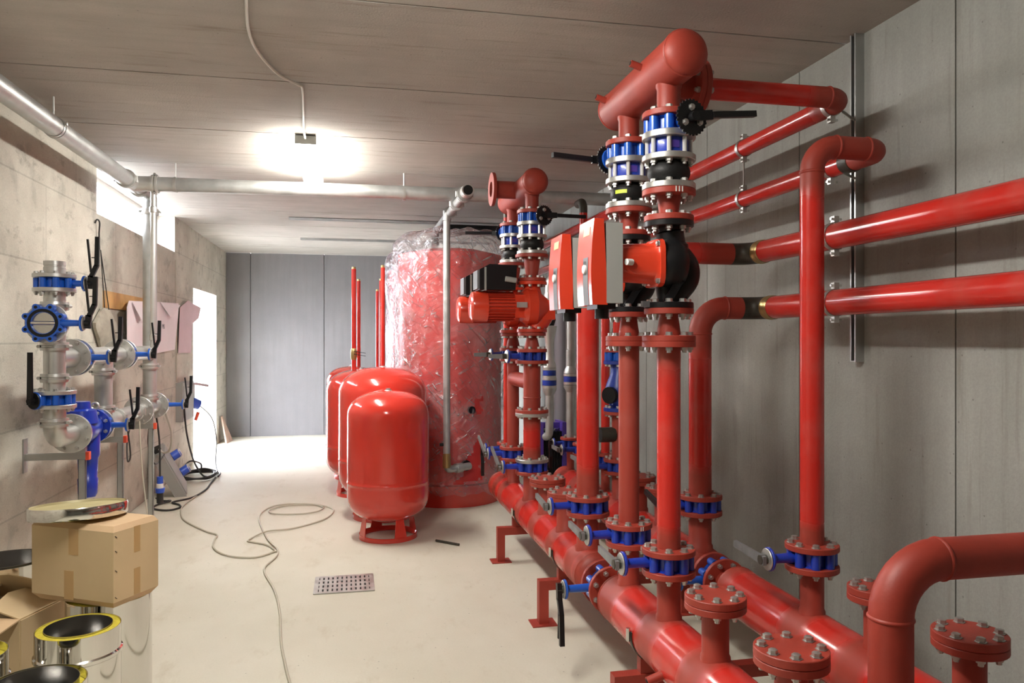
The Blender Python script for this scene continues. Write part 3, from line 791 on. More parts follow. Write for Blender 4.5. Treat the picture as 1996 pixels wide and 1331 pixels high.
P = top_header('fat red header tank up by the ceiling over the far pump pair', 4.82, 5.76, (4.96, 5.56))
obj('branch', G().cyl((XA - .06, 5.2, 2.615), (XA - .21, 5.2, 2.615), .06, n=24), 'oxide', P)
flange(P, (XA - .21, 5.2, 2.615), (-1, 0, 0), .115, .022, 'oxide', 8, 0, True, hole=.052)
obj('bore', G().cyl((XA - .2105, 5.2, 2.615), (XA - .2125, 5.2, 2.615), .053, n=24), 'dark_void', P)

# ------------------------------------------------------------------ risers and wall pipes
XW = 2.06
def bent(P, pts, R, r, zones, n=24, m='redpipe', nm='pipe', allp=False):
    path = dense(fillet(pts, R), .05)
    return obj(nm, G().tube(path, r, n, [1.] * len(path) if allp else painted(path, zones)), m, P)

# riser with the high gooseneck (wall side header)
bvalve('butterfly_valve', 'navy blue lever valve on the wall side riser with the high gooseneck', (XB, 2.667, .747), (0, 0, 1), .1, .058, (-1, 0, 0), (0, 1, .04), 'deep_blue', lev=.21)
P = thing('gooseneck_riser', 'tall red riser bending over to the wall near the top', 'pipe', (XB, 2.667, .776))
flange(P, (XB, 2.667, .776), (0, 0, 1), .1, .022, 'oxide', 8, 1, True)
bent(P, [(XB, 2.667, .79), (XB, 2.667, 2.33), (2.05, 2.667, 2.33), (2.05, 2.83, 2.33)], [.10, .07], .0445, [((XB, 2.667, .78), .1), ((XB, 2.667, 2.33), .19), ((1.9, 2.667, 2.33), .2), ((2.05, 2.7, 2.33), .2)])
for c, a in (((XB, 2.667, 2.228), (0, 0, 1)), ((XB + .10, 2.667, 2.33), (1, 0, 0)), ((1.98, 2.667, 2.33), (1, 0, 0))): weld(P, c, a, .0445)
P = thing('wall_pipe', 'lower of the two thin red pipes high along the wall', 'pipe', (2.05, 5.5, 2.29))
obj('coupling', G().lathe((2.05, 2.83, 2.33), (0, 1, 0), [(0, .03), (0, .047), (.02, .05), (.04, .046), (.06, .046), (.06, .03)], 24), 'bare_steel', P)
obj('pipe', G().tube([(2.05, 2.86, 2.33), (2.05, 9.5, 2.33)], .042, 24), 'redpipe', P)
P = thing('wall_pipe', 'upper thin red pipe leaving the ceiling header, then along the wall', 'pipe', (2.05, 5.5, 2.54))
flange(P, (XA + .188, 2.89, 2.60), (1, 0, 0), .11, .022, 'oxide', 8, 1, True)
bent(P, [(XA + .2, 2.89, 2.60), (2.05, 2.89, 2.60), (2.05, 9.5, 2.60)], .09, .0435, [((2.02, 2.92, 2.6), .16)])
weld(P, (1.965, 2.89, 2.60), (1, 0, 0), .0435)
# thick wall pipes towards the camera
bvalve('butterfly_valve', 'navy blue lever valve at the foot of the tall plain riser', (XA, 3.737, .747), (0, 0, 1), .11, .058, (-1, 0, 0), (0, 1, .1), 'deep_blue')
P = thing('riser_pipe', 'tall plain red riser behind the pump boxes, turning to the wall', 'pipe', (XA, 3.737, .776))
flange(P, (XA, 3.737, .776), (0, 0, 1), .11, .022, 'oxide', 8, 1, True)
bent(P, [(XA, 3.737, .79), (XA, 3.737, 2.035), (1.965, 3.737, 2.035)], .14, .057, [((XA, 3.737, .78), .16), ((XA, 3.737, 2.035), .2), ((1.93, 3.737, 2.035), .14)])
P = thing('wall_pipe', 'thick red pipe along the wall, upper of the two by the frame edge', 'pipe', (2.075, 1.0, 1.97))
path = fillet([(1.965, 3.737, 2.035), (2.075, 3.737, 2.035), (2.075, 3.58, 2.035)], .10)
obj('elbow', G().tube(path, .0575, 24), 'bare_steel', P)
obj('coupling', G().lathe((2.075, 3.63, 2.035), (0, -1, 0), [(0, .05), (0, .060), (.02, .062), (.03, .058), (.045, .061), (.06, .058)], 28), 'brass', P)
path = dense([(2.075, 3.57, 2.035), (2.075, -3.0, 2.035)], .1); obj('pipe', G().tube(path, .057, 28, [.0] * len(path)), 'redpipe', P)
bvalve('butterfly_valve', 'navy blue lever valve under the riser that bends to the lower wall pipe', (XB, 3.636, .747), (0, 0, 1), .11, .058, (-1, 0, 0), (0, 1, .2), 'deep_blue', leverm='black')
P = thing('riser_pipe', 'red riser in front of the bare wall, bending at pump height', 'pipe', (XB, 3.636, .776))
flange(P, (XB, 3.636, .776), (0, 0, 1), .11, .022, 'oxide', 8, 1, True)
bent(P, [(XB, 3.636, .79), (XB, 3.636, 1.745), (2.0, 3.636, 1.745)], .13, .057, [((XB, 3.636, .78), .16), ((XB + .03, 3.636, 1.72), .22), ((1.97, 3.636, 1.745), .12)])
for c, a in (((XB, 3.636, 1.612), (0, 0, 1)), ((XB + .135, 3.636, 1.745), (1, 0, 0))): weld(P, c, a, .057)
P = thing('wall_pipe', 'thick red pipe along the wall, lower of the two by the frame edge', 'pipe', (2.075, 1.0, 1.68))
path = fillet([(1.965, 3.636, 1.745), (2.075, 3.636, 1.745), (2.075, 3.50, 1.745)], .09)
obj('elbow', G().tube(path, .0575, 24), 'bare_steel', P)
obj('coupling', G().lathe((2.075, 3.54, 1.745), (0, -1, 0), [(0, .05), (0, .060), (.02, .062), (.03, .058), (.045, .061), (.06, .058)], 28), 'brass', P)
path = dense([(2.075, 3.48, 1.745), (2.075, -3.0, 1.745)], .1); obj('pipe', G().tube(path, .057, 28, [.0] * len(path)), 'redpipe', P)
# big near elbow
P = thing('elbow_pipe', 'big dull red elbow pipe close to the camera, entering the wall', 'pipe', (1.435, 1.83, 0))
bent(P, [(1.435, 1.83, .01), (1.435, 1.83, .98), (XR + .02, 1.83, .98)], .15, .057, [], 36, 'oxide')
weld(P, (1.435, 1.83, .83), (0, 0, 1), .057); weld(P, (1.585, 1.83, .98), (1, 0, 0), .057)
flange(P, (1.435, 1.83, 0), (0, 0, 1), .11, .02, 'oxide', 8, 1, True)

# wall channel with pipe clamps
g = G(); y = 3.17
g.span((2.285, y - .0205, 1.48), (2.33, y - .0185, 3.0)); g.span((2.285, y + .0185, 1.48), (2.33, y + .0205, 3.0)); g.span((2.327, y - .02, 1.48), (2.33, y + .02, 3.0))
g.span((2.285, y - .02, 1.48), (2.288, y - .011, 3.0)); g.span((2.285, y + .011, 1.48), (2.288, y + .02, 3.0))
g.span((2.285, y - .02, 1.48), (2.33, y + .02, 1.485))
ch = tag(obj('wall_channel', g, 'strut'), 'vertical galvanised mounting channel on the wall behind the red pipes', 'channel')
def clamp(label, x, y, z, r, toward=True):
    P = thing('pipe_clamp', label, 'clamp', (x, y, z - r - .03))
    obj('ring', G().lathe((x, y - .0125, z), (0, 1, 0), [(0, r + .0008), (0, r + .0045), (.025, r + .0045), (.025, r + .0008), (0, r + .0008)], 32), 'zinc', P)
    for s in (-1, 1):
        e = obj('ear', G().span((x - .012, y - .0125, z + s * (r + .003)), (x + .012, y + .0125, z + s * (r + .03))), 'zinc', P)
        obj('screw', G().cyl((x - .022, y, z + s * (r + .018)), (x + .03, y, z + s * (r + .018)), .006, n=6), 'steel_bright', e)
    if toward: obj('rod', G().cyl((x + r * .9 + .003, y + r * .4, z), (2.286, 3.16, z), .006, n=8), 'zinc', P)
for z, r, x, lab in ((2.60, .0435, 2.05, 'zinc clamp on the top thin wall pipe at the channel'), (2.33, .042, 2.05, 'zinc clamp on the lower thin wall pipe at the channel'),
                     (2.035, .057, 2.075, 'zinc clamp on the upper thick wall pipe at the channel'), (1.745, .057, 2.075, 'zinc clamp on the lower thick wall pipe at the channel')):
    clamp(lab, x, 2.99 if r < .05 else 3.0, z, r)
clamp('zinc hanger clamp on the top thin wall pipe, farther along', 2.05, 3.75, 2.60, .0435, False)
clamp('zinc hanger clamp on the lower thin wall pipe, farther along', 2.05, 3.75, 2.33, .042, False)
tag(obj('threaded_rod', G().cyl((2.05, 3.75, 2.40), (2.05, 3.75, 2.53), .005, n=8), 'zinc'), 'thin threaded rod hanging between the two thin wall pipes', 'rod')

# ------------------------------------------------------------------ lines at the back of the wall side header
def thin(label, x, y, dn, z0, z1, el=None):
    r, R, nb = DN[dn]; P = thing('riser_pipe', label, 'pipe', (x, y, z0))
    flange(P, (x, y, z0), (0, 0, 1), R, .02, 'oxide', nb, 1, False)
    obj('pipe', G().tube(dense([(x, y, z0 + .01), (x, y, z1)]), r, 18), 'redpipe', P)
    if el: obj('elbow', G().tube(fillet([(x, y, z1), (x, y, z1 + .09), (x + el[0], y + el[1], z1 + .09)], .06), r * 1.05, 16), 'bare_steel', P)
    return P
bvalve('butterfly_valve', 'small dark blue valve under the thin riser behind the far pumps', (XA, 5.80, .747), (0, 0, 1), .075, .058, (-1, 0, 0), (0, .1, -1), 'navy', (0, -1, 0), neck=.09, lev=.2)
thin('thin bright red riser between the wrapped tank and the far pumps', XA, 5.80, 40, .776, 2.52, (0, .14))
bvalve('butterfly_valve', 'dark blue valve low on the wall side header, glimpsed past the plain riser', (XB, 4.85, .747), (0, 0, 1), .1, .058, (-1, 0, 0), (0, 1, .1), 'navy')
P = riser('short red pipe with open black stub behind the second pump riser', XB, 4.85, .776, 1.11, 80, [((XB, 4.85, .95), .4)], False)
k = obj('side_stub', G().tube([(XB - .03, 4.85, .955), (XB - .13, 4.85, .955)], .050, 20, cap=False), 'bare_steel', P)
obj('bore', G().cyl((XB - .128, 4.85, .955), (XB - .126, 4.85, .955), .048, n=20), 'dark_void', P)
P = thing('strainer', 'dark blue strainer glimpsed between the plain riser and second pump riser', 'strainer', (XB, 4.85, 1.11))
flange(P, (XB, 4.85, 1.11), (0, 0, 1), .1, .024, 'navy', 8, 1, False); flange(P, (XB, 4.85, 1.42), (0, 0, 1), .1, .024, 'navy', 8, -1, False)
obj('body', G().lathe((XB, 4.85, 1.134), (0, 0, 1), [(0, .05), (.04, .075), (.1, .095), (.16, .08), (.22, .055), (.286, .05)], 24), 'navy', P)
obj('cover', G().disc((XB - .07, 4.80, 1.22), (-.8, -.6, 0), .055, .03), 'black', P)
bvalve('butterfly_valve', 'bright blue valve behind the second pump riser at reducer height', (XB, 4.85, 1.472), (0, 0, 1), .1, .055, (.2, 1, 0), (0, 0, 1), 'blue')
thin('red pipe above the bright blue valve behind the second pump', XB, 4.85, 65, 1.50, 2.28)
bvalve('butterfly_valve', 'small dark blue valve under the thin riser beside the blue strainer', (XB, 5.12, .747), (0, 0, 1), .0825, .058, (-1, 0, 0), (0, 1, 0), 'navy')
thin('thin red riser between the tall plain riser and the blue strainer', XB, 5.12, 50, .776, 2.28)
bvalve('butterfly_valve', 'small dark blue valve under the thin riser with the dark top elbow', (XB, 5.64, .747), (0, 0, 1), .0825, .058, (-1, 0, 0), (0, 1, 0), 'navy')
thin('thin red riser with a dark elbow at the ceiling near the wall', XB, 5.64, 50, .776, 2.55, (0, .14))

def silver_bit(P, x, y, prof, m='galv'):
    return obj('fitting', G().lathe((x, y, 0), (0, 0, 1), prof, 20), m, P)
def band_valve(label, x, y, z, R=.055):
    P = thing('wafer_valve', label, 'valve', (x, y, z - .05))
    obj('body', G().disc((x, y, z - .022), (0, 0, 1), R, .044, n=24), 'navy', P)
    for s in (-1, 1): obj('flange', G().disc((x, y, z + s * .034 - .011), (0, 0, 1), R * 1.02, .022, n=24), 'silver_paint', P)
bvalve('butterfly_valve', 'small dark blue valve under the silver riser, black lever hanging', (XB, 5.99, .747), (0, 0, 1), .0825, .058, (-1, 0, 0), (0, .2, -1), 'navy', (0, -1, 0), neck=.06, lev=.2)
P = thing('silver_riser', 'lower silver pipe below the blue banded valve, near the wall', 'pipe', (XB, 5.99, .776))
flange(P, (XB, 5.99, .776), (0, 0, 1), .0825, .02, 'oxide', 4, 1, False); obj('pipe', G().tube([(XB, 5.99, .79), (XB, 5.99, 1.16)], .032, 18), 'galv', P)
silver_bit(P, XB, 5.99, [(1.16, .032), (1.20, .055), (1.216, .055), (1.216, 0)])
band_valve('blue banded valve on the silver riser beside the tall plain riser', XB, 5.99, 1.265)
P = thing('silver_riser', 'upper silver pipe above the blue banded valve, near the wall', 'pipe', (XB, 5.99, 1.31))
silver_bit(P, XB, 5.99, [(1.312, 0), (1.312, .055), (1.33, .052), (1.37, .034)]); obj('pipe', G().tube([(XB, 5.99, 1.36), (XB, 5.99, 1.50), (XB, 5.99, 1.505), (XB, 5.99, 2.1)], [.035, .035, .030, .030], 18), 'galv', P)
# heat exchanger and its silver line
hx, hy = 1.74, 6.62
P = thing('plate_heat_exchanger', 'violet blue plate heat exchanger with black plates behind the headers', 'heat exchanger', (hx, hy, 0))
for x in (hx - .11, hx + .10): obj('frame_plate', G().span((x - .018, hy - .13, .05), (x + .018, hy + .13, .86)), 'violet', P)
for i in range(11): obj('plate', G().span((hx - .085 + i * .0155, hy - .10, .16), (hx - .074 + i * .0155, hy + .10, .78)), 'black', P)
obj('guide_bar', G().span((hx - .13, hy - .03, .80), (hx + .12, hy + .03, .85)), 'violet', P)
obj('foot', G().span((hx - .12, hy - .12, 0), (hx + .12, hy + .12, .05)), 'navy', P)
x, y = 1.69, 6.45
P = thing('silver_riser', 'silver pipe rising from the violet heat exchanger', 'pipe', (x, y, .87))
obj('pipe', G().tube(fillet([(hx - .09, hy - .08, .74), (x, y, .74), (x, y, 1.13)], .05), .035, 18), 'galv', P); silver_bit(P, x, y, [(1.10, .036), (1.15, .062), (1.17, .062), (1.17, 0)])
band_valve('lower blue banded valve on the heat exchanger line', x, y, 1.21, .062)
band_valve('upper blue banded valve on the heat exchanger line', x, y, 1.295, .058)
P = thing('silver_riser', 'middle silver pipe of the heat exchanger line between the valves', 'pipe', (x, y, 1.34))
silver_bit(P, x, y, [(1.342, 0), (1.342, .06), (1.37, .055), (1.42, .036), (1.55, .036), (1.60, .045), (1.66, .06), (1.70, .066), (1.705, 0)], 'silver_paint')
P = thing('rubber_joint', 'small black rubber joint on the heat exchanger line beside the pump boxes', 'expansion joint', (x, y, 1.705))
obj('rubber_body', G().lathe((x, y, 1.706), (0, 0, 1), [(0, 0), (0, .04), (.05, .056), (.10, .04), (.10, 0)], 20), 'rubber', P); obj('flange', G().disc((x, y, 1.806), (0, 0, 1), .066, .022), 'silver_paint', P)
band_valve('topmost blue banded valve on the heat exchanger line', x, y, 1.875, .06)
P = thing('silver_elbow', 'silver elbow and flange at the top of the heat exchanger line', 'pipe fitting', (x, y, 1.92))
silver_bit(P, x, y, [(1.922, 0), (1.922, .06), (1.95, .055), (1.99, .042)], 'silver_paint'); obj('elbow', G().tube(fillet([(x, y, 1.97), (x, y, 2.12), (x + .10, y, 2.12)], .07), .042, 18), 'silver_paint', P)
obj('flange', G().disc((x + .10, y, 2.12), (1, 0, 0), .085, .022), 'silver_paint', P)
tag(obj('drain_pipe', G().tube([(2.02, 7.3, 0), (2.02, 7.3, 2.0), (2.02, 7.3, 2.005), (2.02, 7.3, 2.06)], [.055, .055, .062, .062], 20), 'pvc_grey'), 'grey violet plastic pipe standing behind the silver lines', 'pipe')
# dark pipe above the wrapped tank
P = thing('dark_pipe', 'black lagged pipe with fittings running above the wrapped tank', 'pipe', (1.3, 8.4, 2.66))
obj('pipe', G().tube([(.98, 8.45, 2.80), (1.9, 8.45, 2.80)], .055, 18), 'rubber', P)
obj('elbow', G().tube(fillet([(1.05, 8.45, 2.80), (.92, 8.45, 2.80), (.92, 8.45, 2.62)], .06), .04, 16), 'bare_steel', P)

# ------------------------------------------------------------------ wrapped tanks
def tank(label, wlabel, x, y, R, zt, seedv, thick):
    P = thing('buffer_tank', label, 'tank', (x, y, 0))
    obj('base_ring', G().lathe((x, y, 0), (0, 0, 1), [(0, R - .03), (0, R - .005), (.20, R - .005), (.20, R - .03), (0, R - .03)], 56), 'red_gloss', P)
    obj('shell', G().lathe((x, y, .17), (0, 0, 1), [(0, 0), (0, R - .06), (.05, R), (zt - .17, R), (zt - .165, R - .02), (zt - .12, R * .6), (zt - .10, 0)], 64), 'red_tank', P)
    if not thick:
        a = math.atan2(-1, .16); d = V((math.cos(a), math.sin(a), 0))
        nz = obj('nozzle', G().cyl(V((x, y, .40)) + d * (R - .02), V((x, y, .40)) + d * (R + .03), .05, n=20), 'black', P)
        a = math.atan2(-1, .27); d = V((math.cos(a), math.sin(a), 0))
        nz = obj('nozzle', G().cyl(V((x, y, .92)) + d * (R - .02), V((x, y, .92)) + d * (R + .035), .035, n=20), 'black', P)
    # polythene sheet
    n, mm = 180, 110; vs = []; fs = []
    for j in range(mm + 1):
        t = j / mm
        if t < .9:
            z = .13 + (zt + .10 - .13) * t / .9; rr = R + .012
        else:
            q = (t - .9) / .1; z = zt + .10 + .12 * math.sin(q * PI / 2); rr = R + .012 - .36 * R * q ** 1.4
        if t < .05: rr += .03 * (1 - t / .05)
        for i in range(n):
            a = 2 * PI * i / n
            p = V((math.cos(a) * 2.2 + seedv, math.sin(a) * 2.2, z * 1.6 + .8 * math.sin(a * 2)))
            k = noise.ridged_multi_fractal(p * 1.1, 1.0, 2.1, 4, 1.0, 2.0) * .014 + abs(noise.noise(p * 3.)) * .02
            if t > .8: k *= 1.8
            r = rr + k
            vs.append((x + math.cos(a) * r, y + math.sin(a) * r, z + (noise.noise(p * 2) * .05 if t > .82 else 0) + (noise.noise(V((i * .2, seedv, 0))) * .05 if j == 0 else 0)))
    for j in range(mm):
        for i in range(n): fs.append([j * n + i, j * n + (i + 1) % n, (j + 1) * n + (i + 1) % n, (j + 1) * n + i])
    fs.append([mm * n + i for i in range(n)])
    if not thick:      # torn opening round the connections
        def torn(f):
            c = sum((V(vs[i]) for i in f), V()) / len(f); a = math.degrees(math.atan2(c.y - y, c.x - x)) + 5 * noise.noise(c * 14); z = c.z + .05 * noise.noise(c * 11)
            return (-92 < a < -66 and .25 < z < .25 + (a + 92) / 26 * .45) or (-78 < a < -64 and .90 < z < 1.05 - abs(a + 66) * .014)
        fs = [f for f in fs if not torn(f)]
    tag(obj('plastic_wrap', G().add(vs, fs), 'film_thick' if thick else 'film', None, 180), wlabel, 'plastic sheet')
tank('tall red buffer tank on a red base ring, nearer one', 'crumpled clear plastic wrapped round the nearer red tank', .985, 7.70, .515, 2.42, 0., False)
tank('tall red buffer tank mostly hidden behind the nearer wrapped one', 'milky plastic wrapped round the hidden farther tank', .94, 9.3, .49, 2.40, 5., True)

# ------------------------------------------------------------------ expansion vessels
def vessel(label, x, y, R, z0, z1, rb):
    P = thing('expansion_vessel', label, 'pressure vessel', (x, y, 0))
    k = R * .62; pr = [(0, 0)]
    for i in range(1, 13):
        a = PI / 2 * i / 12; pr.append((k - k * math.cos(a) ** .9, R * math.sin(a) ** .85))
    L = z1 - z0; sm = k + (L - 2 * k) * .18
    body = pr + [(k + .02, R), (sm - .03, R), (sm - .008, R), (sm - .004, R + .003), (sm + .004, R + .003), (sm + .008, R), (sm + .03, R), (L - k - .02, R)] + [(L - h, r) for h, r in pr[::-1]]
    obj('shell', G().lathe((x, y, z0), (0, 0, 1), body, 64), 'red_gloss', P)
    obj('top_fitting', G().lathe((x, y, z1 - .006), (0, 0, 1), [(0, .035), (.008, .03), (.012, .018), (.022, .018), (.022, 0)], 16), 'zinc', P)
    obj('foot_ring', G().lathe((x, y, 0), (0, 0, 1), [(0, rb - .035), (0, rb), (.012, rb), (.035, rb - .004), (.035, rb - .010), (.012, rb - .035), (0, rb - .035)], 48), 'red_gloss', P)
    for i in range(4):
        a = math.radians(-67 + 90 * i); d = V((math.cos(a), math.sin(a), 0)); s = V((-d.y, d.x, 0)); c = V((x, y, 0))
        r1 = rb - .006; r2 = rb - .03; zz = z0 + k * .33
        q = [c + d * r1 - s * .055 + V((0, 0, .01)), c + d * r1 + s * .055 + V((0, 0, .01)), c + d * r2 + s * .028 + V((0, 0, zz)), c + d * r2 - s * .028 + V((0, 0, zz))]
        obj('leg', G().prism(q, d * -.006), 'red_gloss', P)
    return P
vessel('front shiny red expansion vessel, the smallest, by the floor grate', .302, 6.27, .325, .135, 1.175, .235)
vessel('second shiny red expansion vessel, right behind the front one', .29, 7.0, .39, .16, 1.34, .27)
vessel('third shiny red expansion vessel, peeping out beside the second', .12, 8.08, .36, .16, 1.28, .26)
vessel('rearmost red expansion vessel, only its dome top showing', .02, 9.05, .28, .16, 1.28, .2)
def thin_pipe(label, x, y, r, z0, z1, valve=None):
    P = thing('vent_pipe', label, 'pipe', (x, y, z0))
    obj('pipe', G().tube([(x, y, z0), (x, y, z1 - .02)], r, 14), 'redpipe', P)
    obj('pipe_end', G().cyl((x, y, z1 - .02), (x, y, z1), r * .9, n=14), 'brass', P)
    if valve:
        v_ = obj('valve_body', G().lathe((x, y, valve), (0, 0, 1), [(-.06, r), (-.05, r * 1.25), (-.02, r * 1.4), (.02, r * 1.4), (.05, r * 1.25), (.06, r)], 14), 'brass', P)
        for dz in (0, .03): obj('handle', G().bar((x, y - r * 1.3, valve + dz), (x + .12, y - r * 1.5, valve + dz - .02), .012, .006), 'black', v_)
thin_pipe('red vent pipe with a small black handled valve, above the third vessel', .04, 8.08, .024, 1.27, 2.33, 1.435)
thin_pipe('red vent pipe standing on the second vessel beside the wrapped tank', .29, 7.0, .019, 1.35, 2.25)
thin_pipe('dark red vent pipe just behind the valved one', .10, 9.05, .022, 1.26, 2.28)
thin_pipe('short dark red vent pipe in the middle of the row', .33, 9.6, .019, 0, 2.20)
thin_pipe('dark red vent pipe close beside the second vessel pipe', .335, 8.55, .020, 0, 2.25)

# ------------------------------------------------------------------ galvanised pipe on the tank and under the ceiling
P = thing('grey_downpipe', 'galvanised vertical pipe in front of the wrapped tank', 'pipe', (.862, 6.97, .38))
x, y = .862, 6.97
obj('pipe', G().tube([(x, y, .52), (x, y, 2.66)], .032, 18), 'galv', P)
obj('brass_valve', G().lathe((x, y, .42), (0, 0, 1), [(0, .03), (0, .036), (.03, .038), (.06, .036), (.09, .038), (.13, .034)], 16), 'brass', P)
obj('valve_knob', G().cyl((x - .03, y, .63), (x - .065, y, .63), .015, n=10), 'black', P)
obj('elbow', G().tube(fillet([(x, y, .46), (x, y, .40), (x + .235, y + .165, .40)], .05), .034, 16), 'galv', P)
obj('union', G().tube([(x + .09, y + .063, .40), (x + .15, y + .105, .40)], .044, 14), 'galv', P)
P = thing('open_pipe', 'galvanised pipe with an open end facing the camera, under the ceiling', 'pipe', (.89, 6.5, 2.68))
x, z = .89, 2.735
obj('pipe', G().tube([(x, 6.0, z), (x, 8.3, z)], .036, 20), 'galv', P)
obj('open_end', G().lathe((x, 5.86, z), (0, 1, 0), [(0, .038), (0, .048), (.06, .052), (.10, .050), (.14, .036)], 24), 'silver_paint', P)
obj('bore', G().cyl((x, 5.861, z), (x, 5.864, z), .038, n=24), 'dark_void', P)
for yy, rr in ((6.05, .062), (6.5, .055), (6.97, .052)):
    c_ = obj('coupling', G().lathe((x, yy - .03, z), (0, 1, 0), [(0, .036), (0, rr), (.018, rr), (.022, rr - .008), (.038, rr - .008), (.042, rr), (.06, rr), (.06, .036)], 22), 'galv', P)
    for s in (-1, 1): obj('bolt', G().cyl((x + s * rr, yy, z - .022), (x + s * rr, yy, z + .022), .010, n=8), 'zinc', c_)
obj('drop', G().tube([(x - .02, 6.97, z), (.862, 6.97, 2.66)], .040, 16), 'galv', P)

XG, ZG = -1.69, 2.825
P = thing('galvanised_pipe', 'galvanised pipe under the ceiling along the side wall with the window', 'pipe', (XG, 3, ZG - .06))
obj('pipe', G().tube([(XG, YB, ZG), (XG, 6.42, ZG)], .058, 28), 'galv', P)
obj('coupling', G().lathe((XG, 4.96, ZG), (0, 1, 0), [(0, .058), (0, .063), (.03, .063), (.03, .058)], 28), 'galv', P)
hg = obj('hanger', G().lathe((XG, 4.93, ZG), (0, 1, 0), [(0, .0585), (0, .061), (.025, .061), (.025, .0585), (0, .0585)], 28), 'zinc', P)
obj('rod', G().cyl((XG, 4.94, ZG + .058), (XG, 4.94, 3.0), .006, n=8), 'zinc', hg)
put(BOLT, 'bolt', (XG + .062, 4.94, ZG + .02), (1, 0, 0), hg)
P = thing('pipe_tee', 'galvanised tee where the cross pipe meets the wall pipe', 'pipe fitting', (XG, 6.6, ZG - .06))
obj('body', G().tube([(XG, 6.40, ZG), (XG, 6.82, ZG)], .060, 28).tube([(XG, 6.6, ZG), (XG + .16, 6.6, ZG)], .060, 28), 'silver_paint', P)
def gcoup(P, c, ax, r, m='silver_paint'):
    ax, u, v = frame(ax); c = V(c)
    k = obj('grooved_coupling', G().lathe(c - ax * .024, ax, [(0, r), (0, r + .014), (.016, r + .016), (.020, r + .009), (.028, r + .009), (.032, r + .016), (.048, r + .014), (.048, r)], 26), m, P)
    for s in (-1, 1):
        q = c + V((1, 0, 0)) * s * (r + .018) if abs(ax.x) < .5 else c + V((0, 0, 1)) * s * (r + .018)
        d = ax.cross(q - c).normalized()
        obj('bolt', G().cyl(q - d * .026, q + d * .026, .010, n=8), 'zinc', k)
    return k
gcoup(P, (XG, 6.42, ZG), (0, 1, 0), .058); gcoup(P, (XG + .17, 6.6, ZG), (1, 0, 0), .058); gcoup(P, (XG, 6.80, ZG), (0, 1, 0), .058)
P = thing('cross_pipe', 'galvanised pipe crossing the room under the ceiling behind the lamp', 'pipe', (.3, 6.6, ZG - .06))
obj('pipe', G().tube([(XG + .17, 6.6, ZG), (XR, 6.6, ZG + .02)], .057, 28), 'galv', P)
for x in (-1.38, .44, 1.62):
    hg = obj('hanger', G().lathe((x, 6.6, ZG), (1, 0, 0), [(0, .0575), (0, .061), (.022, .061), (.022, .0575), (0, .0575)], 28), 'zinc', P)
    obj('rod', G().cyl((x + .011, 6.6, ZG + .058), (x + .011, 6.6, 3.0), .006, n=8), 'zinc', hg)
for x, y, x1, lab in ((-.69, 9.25, 2.2, 'nearer grey mounting channel across the ceiling'), (-.67, 11.1, 2.0, 'farther grey mounting channel across the ceiling')):
    g = G()
    for a, b in (((x, y - .035, 2.975), (x1, y - .015, 3.0)), ((x, y + .015, 2.975), (x1, y + .035, 3.0)), ((x, y - .035, 2.995), (x1, y + .035, 3.0))): g.span(a, b)
    tag(obj('ceiling_channel', g, 'strut'), lab, 'channel')

# ------------------------------------------------------------------ galvanised manifold on the left wall
XM = -1.65
def vert(P, y, z0, z1, r=.057, m='silver_paint', n=26, nm='pipe'): return obj(nm, G().tube([(XM, y, z0), (XM, y, z1)], r, n), m, P)
# vertical 1
yA = 4.84
P = thing('manifold_end', 'open galvanised pipe end at the top of the left wall manifold', 'pipe', (XM, yA, 1.94))
obj('pipe', G().lathe((XM, yA, 0), (0, 0, 1), [(1.94, .057), (1.995, .057), (1.997, .054), (2.004, .054), (2.006, .057), (2.03, .057), (2.03, .051), (1.94, .051)], 28), 'silver_paint', P)
flange(P, (XM, yA, 1.935), (0, 0, 1), .112, .022, 'silver_paint', 8, 1, True)
bvalve('butterfly_valve', 'topmost blue valve of the left manifold, black squeeze handle up', (XM, yA, 1.905), (0, 0, 1), .112, .056, (1, -.05, 0), (0, 0, 1), 'blue', (1, 0, 0), neck=.05, lev=.27, leverm='black')
P = thing('manifold_pipe', 'galvanised upright pipe joining the three left hand blue valves', 'pipe', (XM, yA, 1.30))
flange(P, (XM, yA, 1.855), (0, 0, 1), .112, .022, 'silver_paint', 8, -1, True)
vert(P, yA, 1.29, 1.86); gcoup(P, (XM, yA, 1.775), (0, 0, 1), .058); gcoup(P, (XM, yA, 1.545), (0, 0, 1), .058); gcoup(P, (XM, yA, 1.365), (0, 0, 1), .058)
obj('tee_branch', G().tube([(XM, yA, 1.675), (XM, yA - .12, 1.675)], .06, 26), 'silver_paint', P)
flange(P, (XM, yA - .10, 1.675), (0, -1, 0), .112, .022, 'silver_paint', 8, 0, True)
obj('tee_branch', G().tube([(XM, yA, 1.475), (XM, yA + .27, 1.475)], .06, 26), 'silver_paint', P)
flange(P, (XM, yA + .25, 1.475), (0, 1, 0), .112, .022, 'silver_paint', 8, -1, True)
flange(P, (XM, yA, 1.272), (0, 0, 1), .112, .022, 'silver_paint', 8, 1, True)
P = bvalve('butterfly_valve', 'round blue lug valve facing the camera on the left manifold', (XM, yA - .15, 1.675), (0, 1, 0), .118, .05, (1, 0, 0), (0, 0, 1), 'blue', (1, 0, 0), neck=.075, lev=.26, leverm='black', lugged=True)
for i in range(8):
    a = 2 * PI * i / 8 + .39; q = V((XM + math.cos(a) * .094, yA - .1752, 1.675 + math.sin(a) * .094))
    obj('lug_hole', G().cyl(q, q - V((0, .0012, 0)), .009, n=10), 'dark_void', P)
obj('disc', G().lathe((XM, yA - .158, 1.675), (0, 1, 0), [(0, 0), (0, .066), (.012, .066), (.012, 0)], 28), 'inox_inner', P)
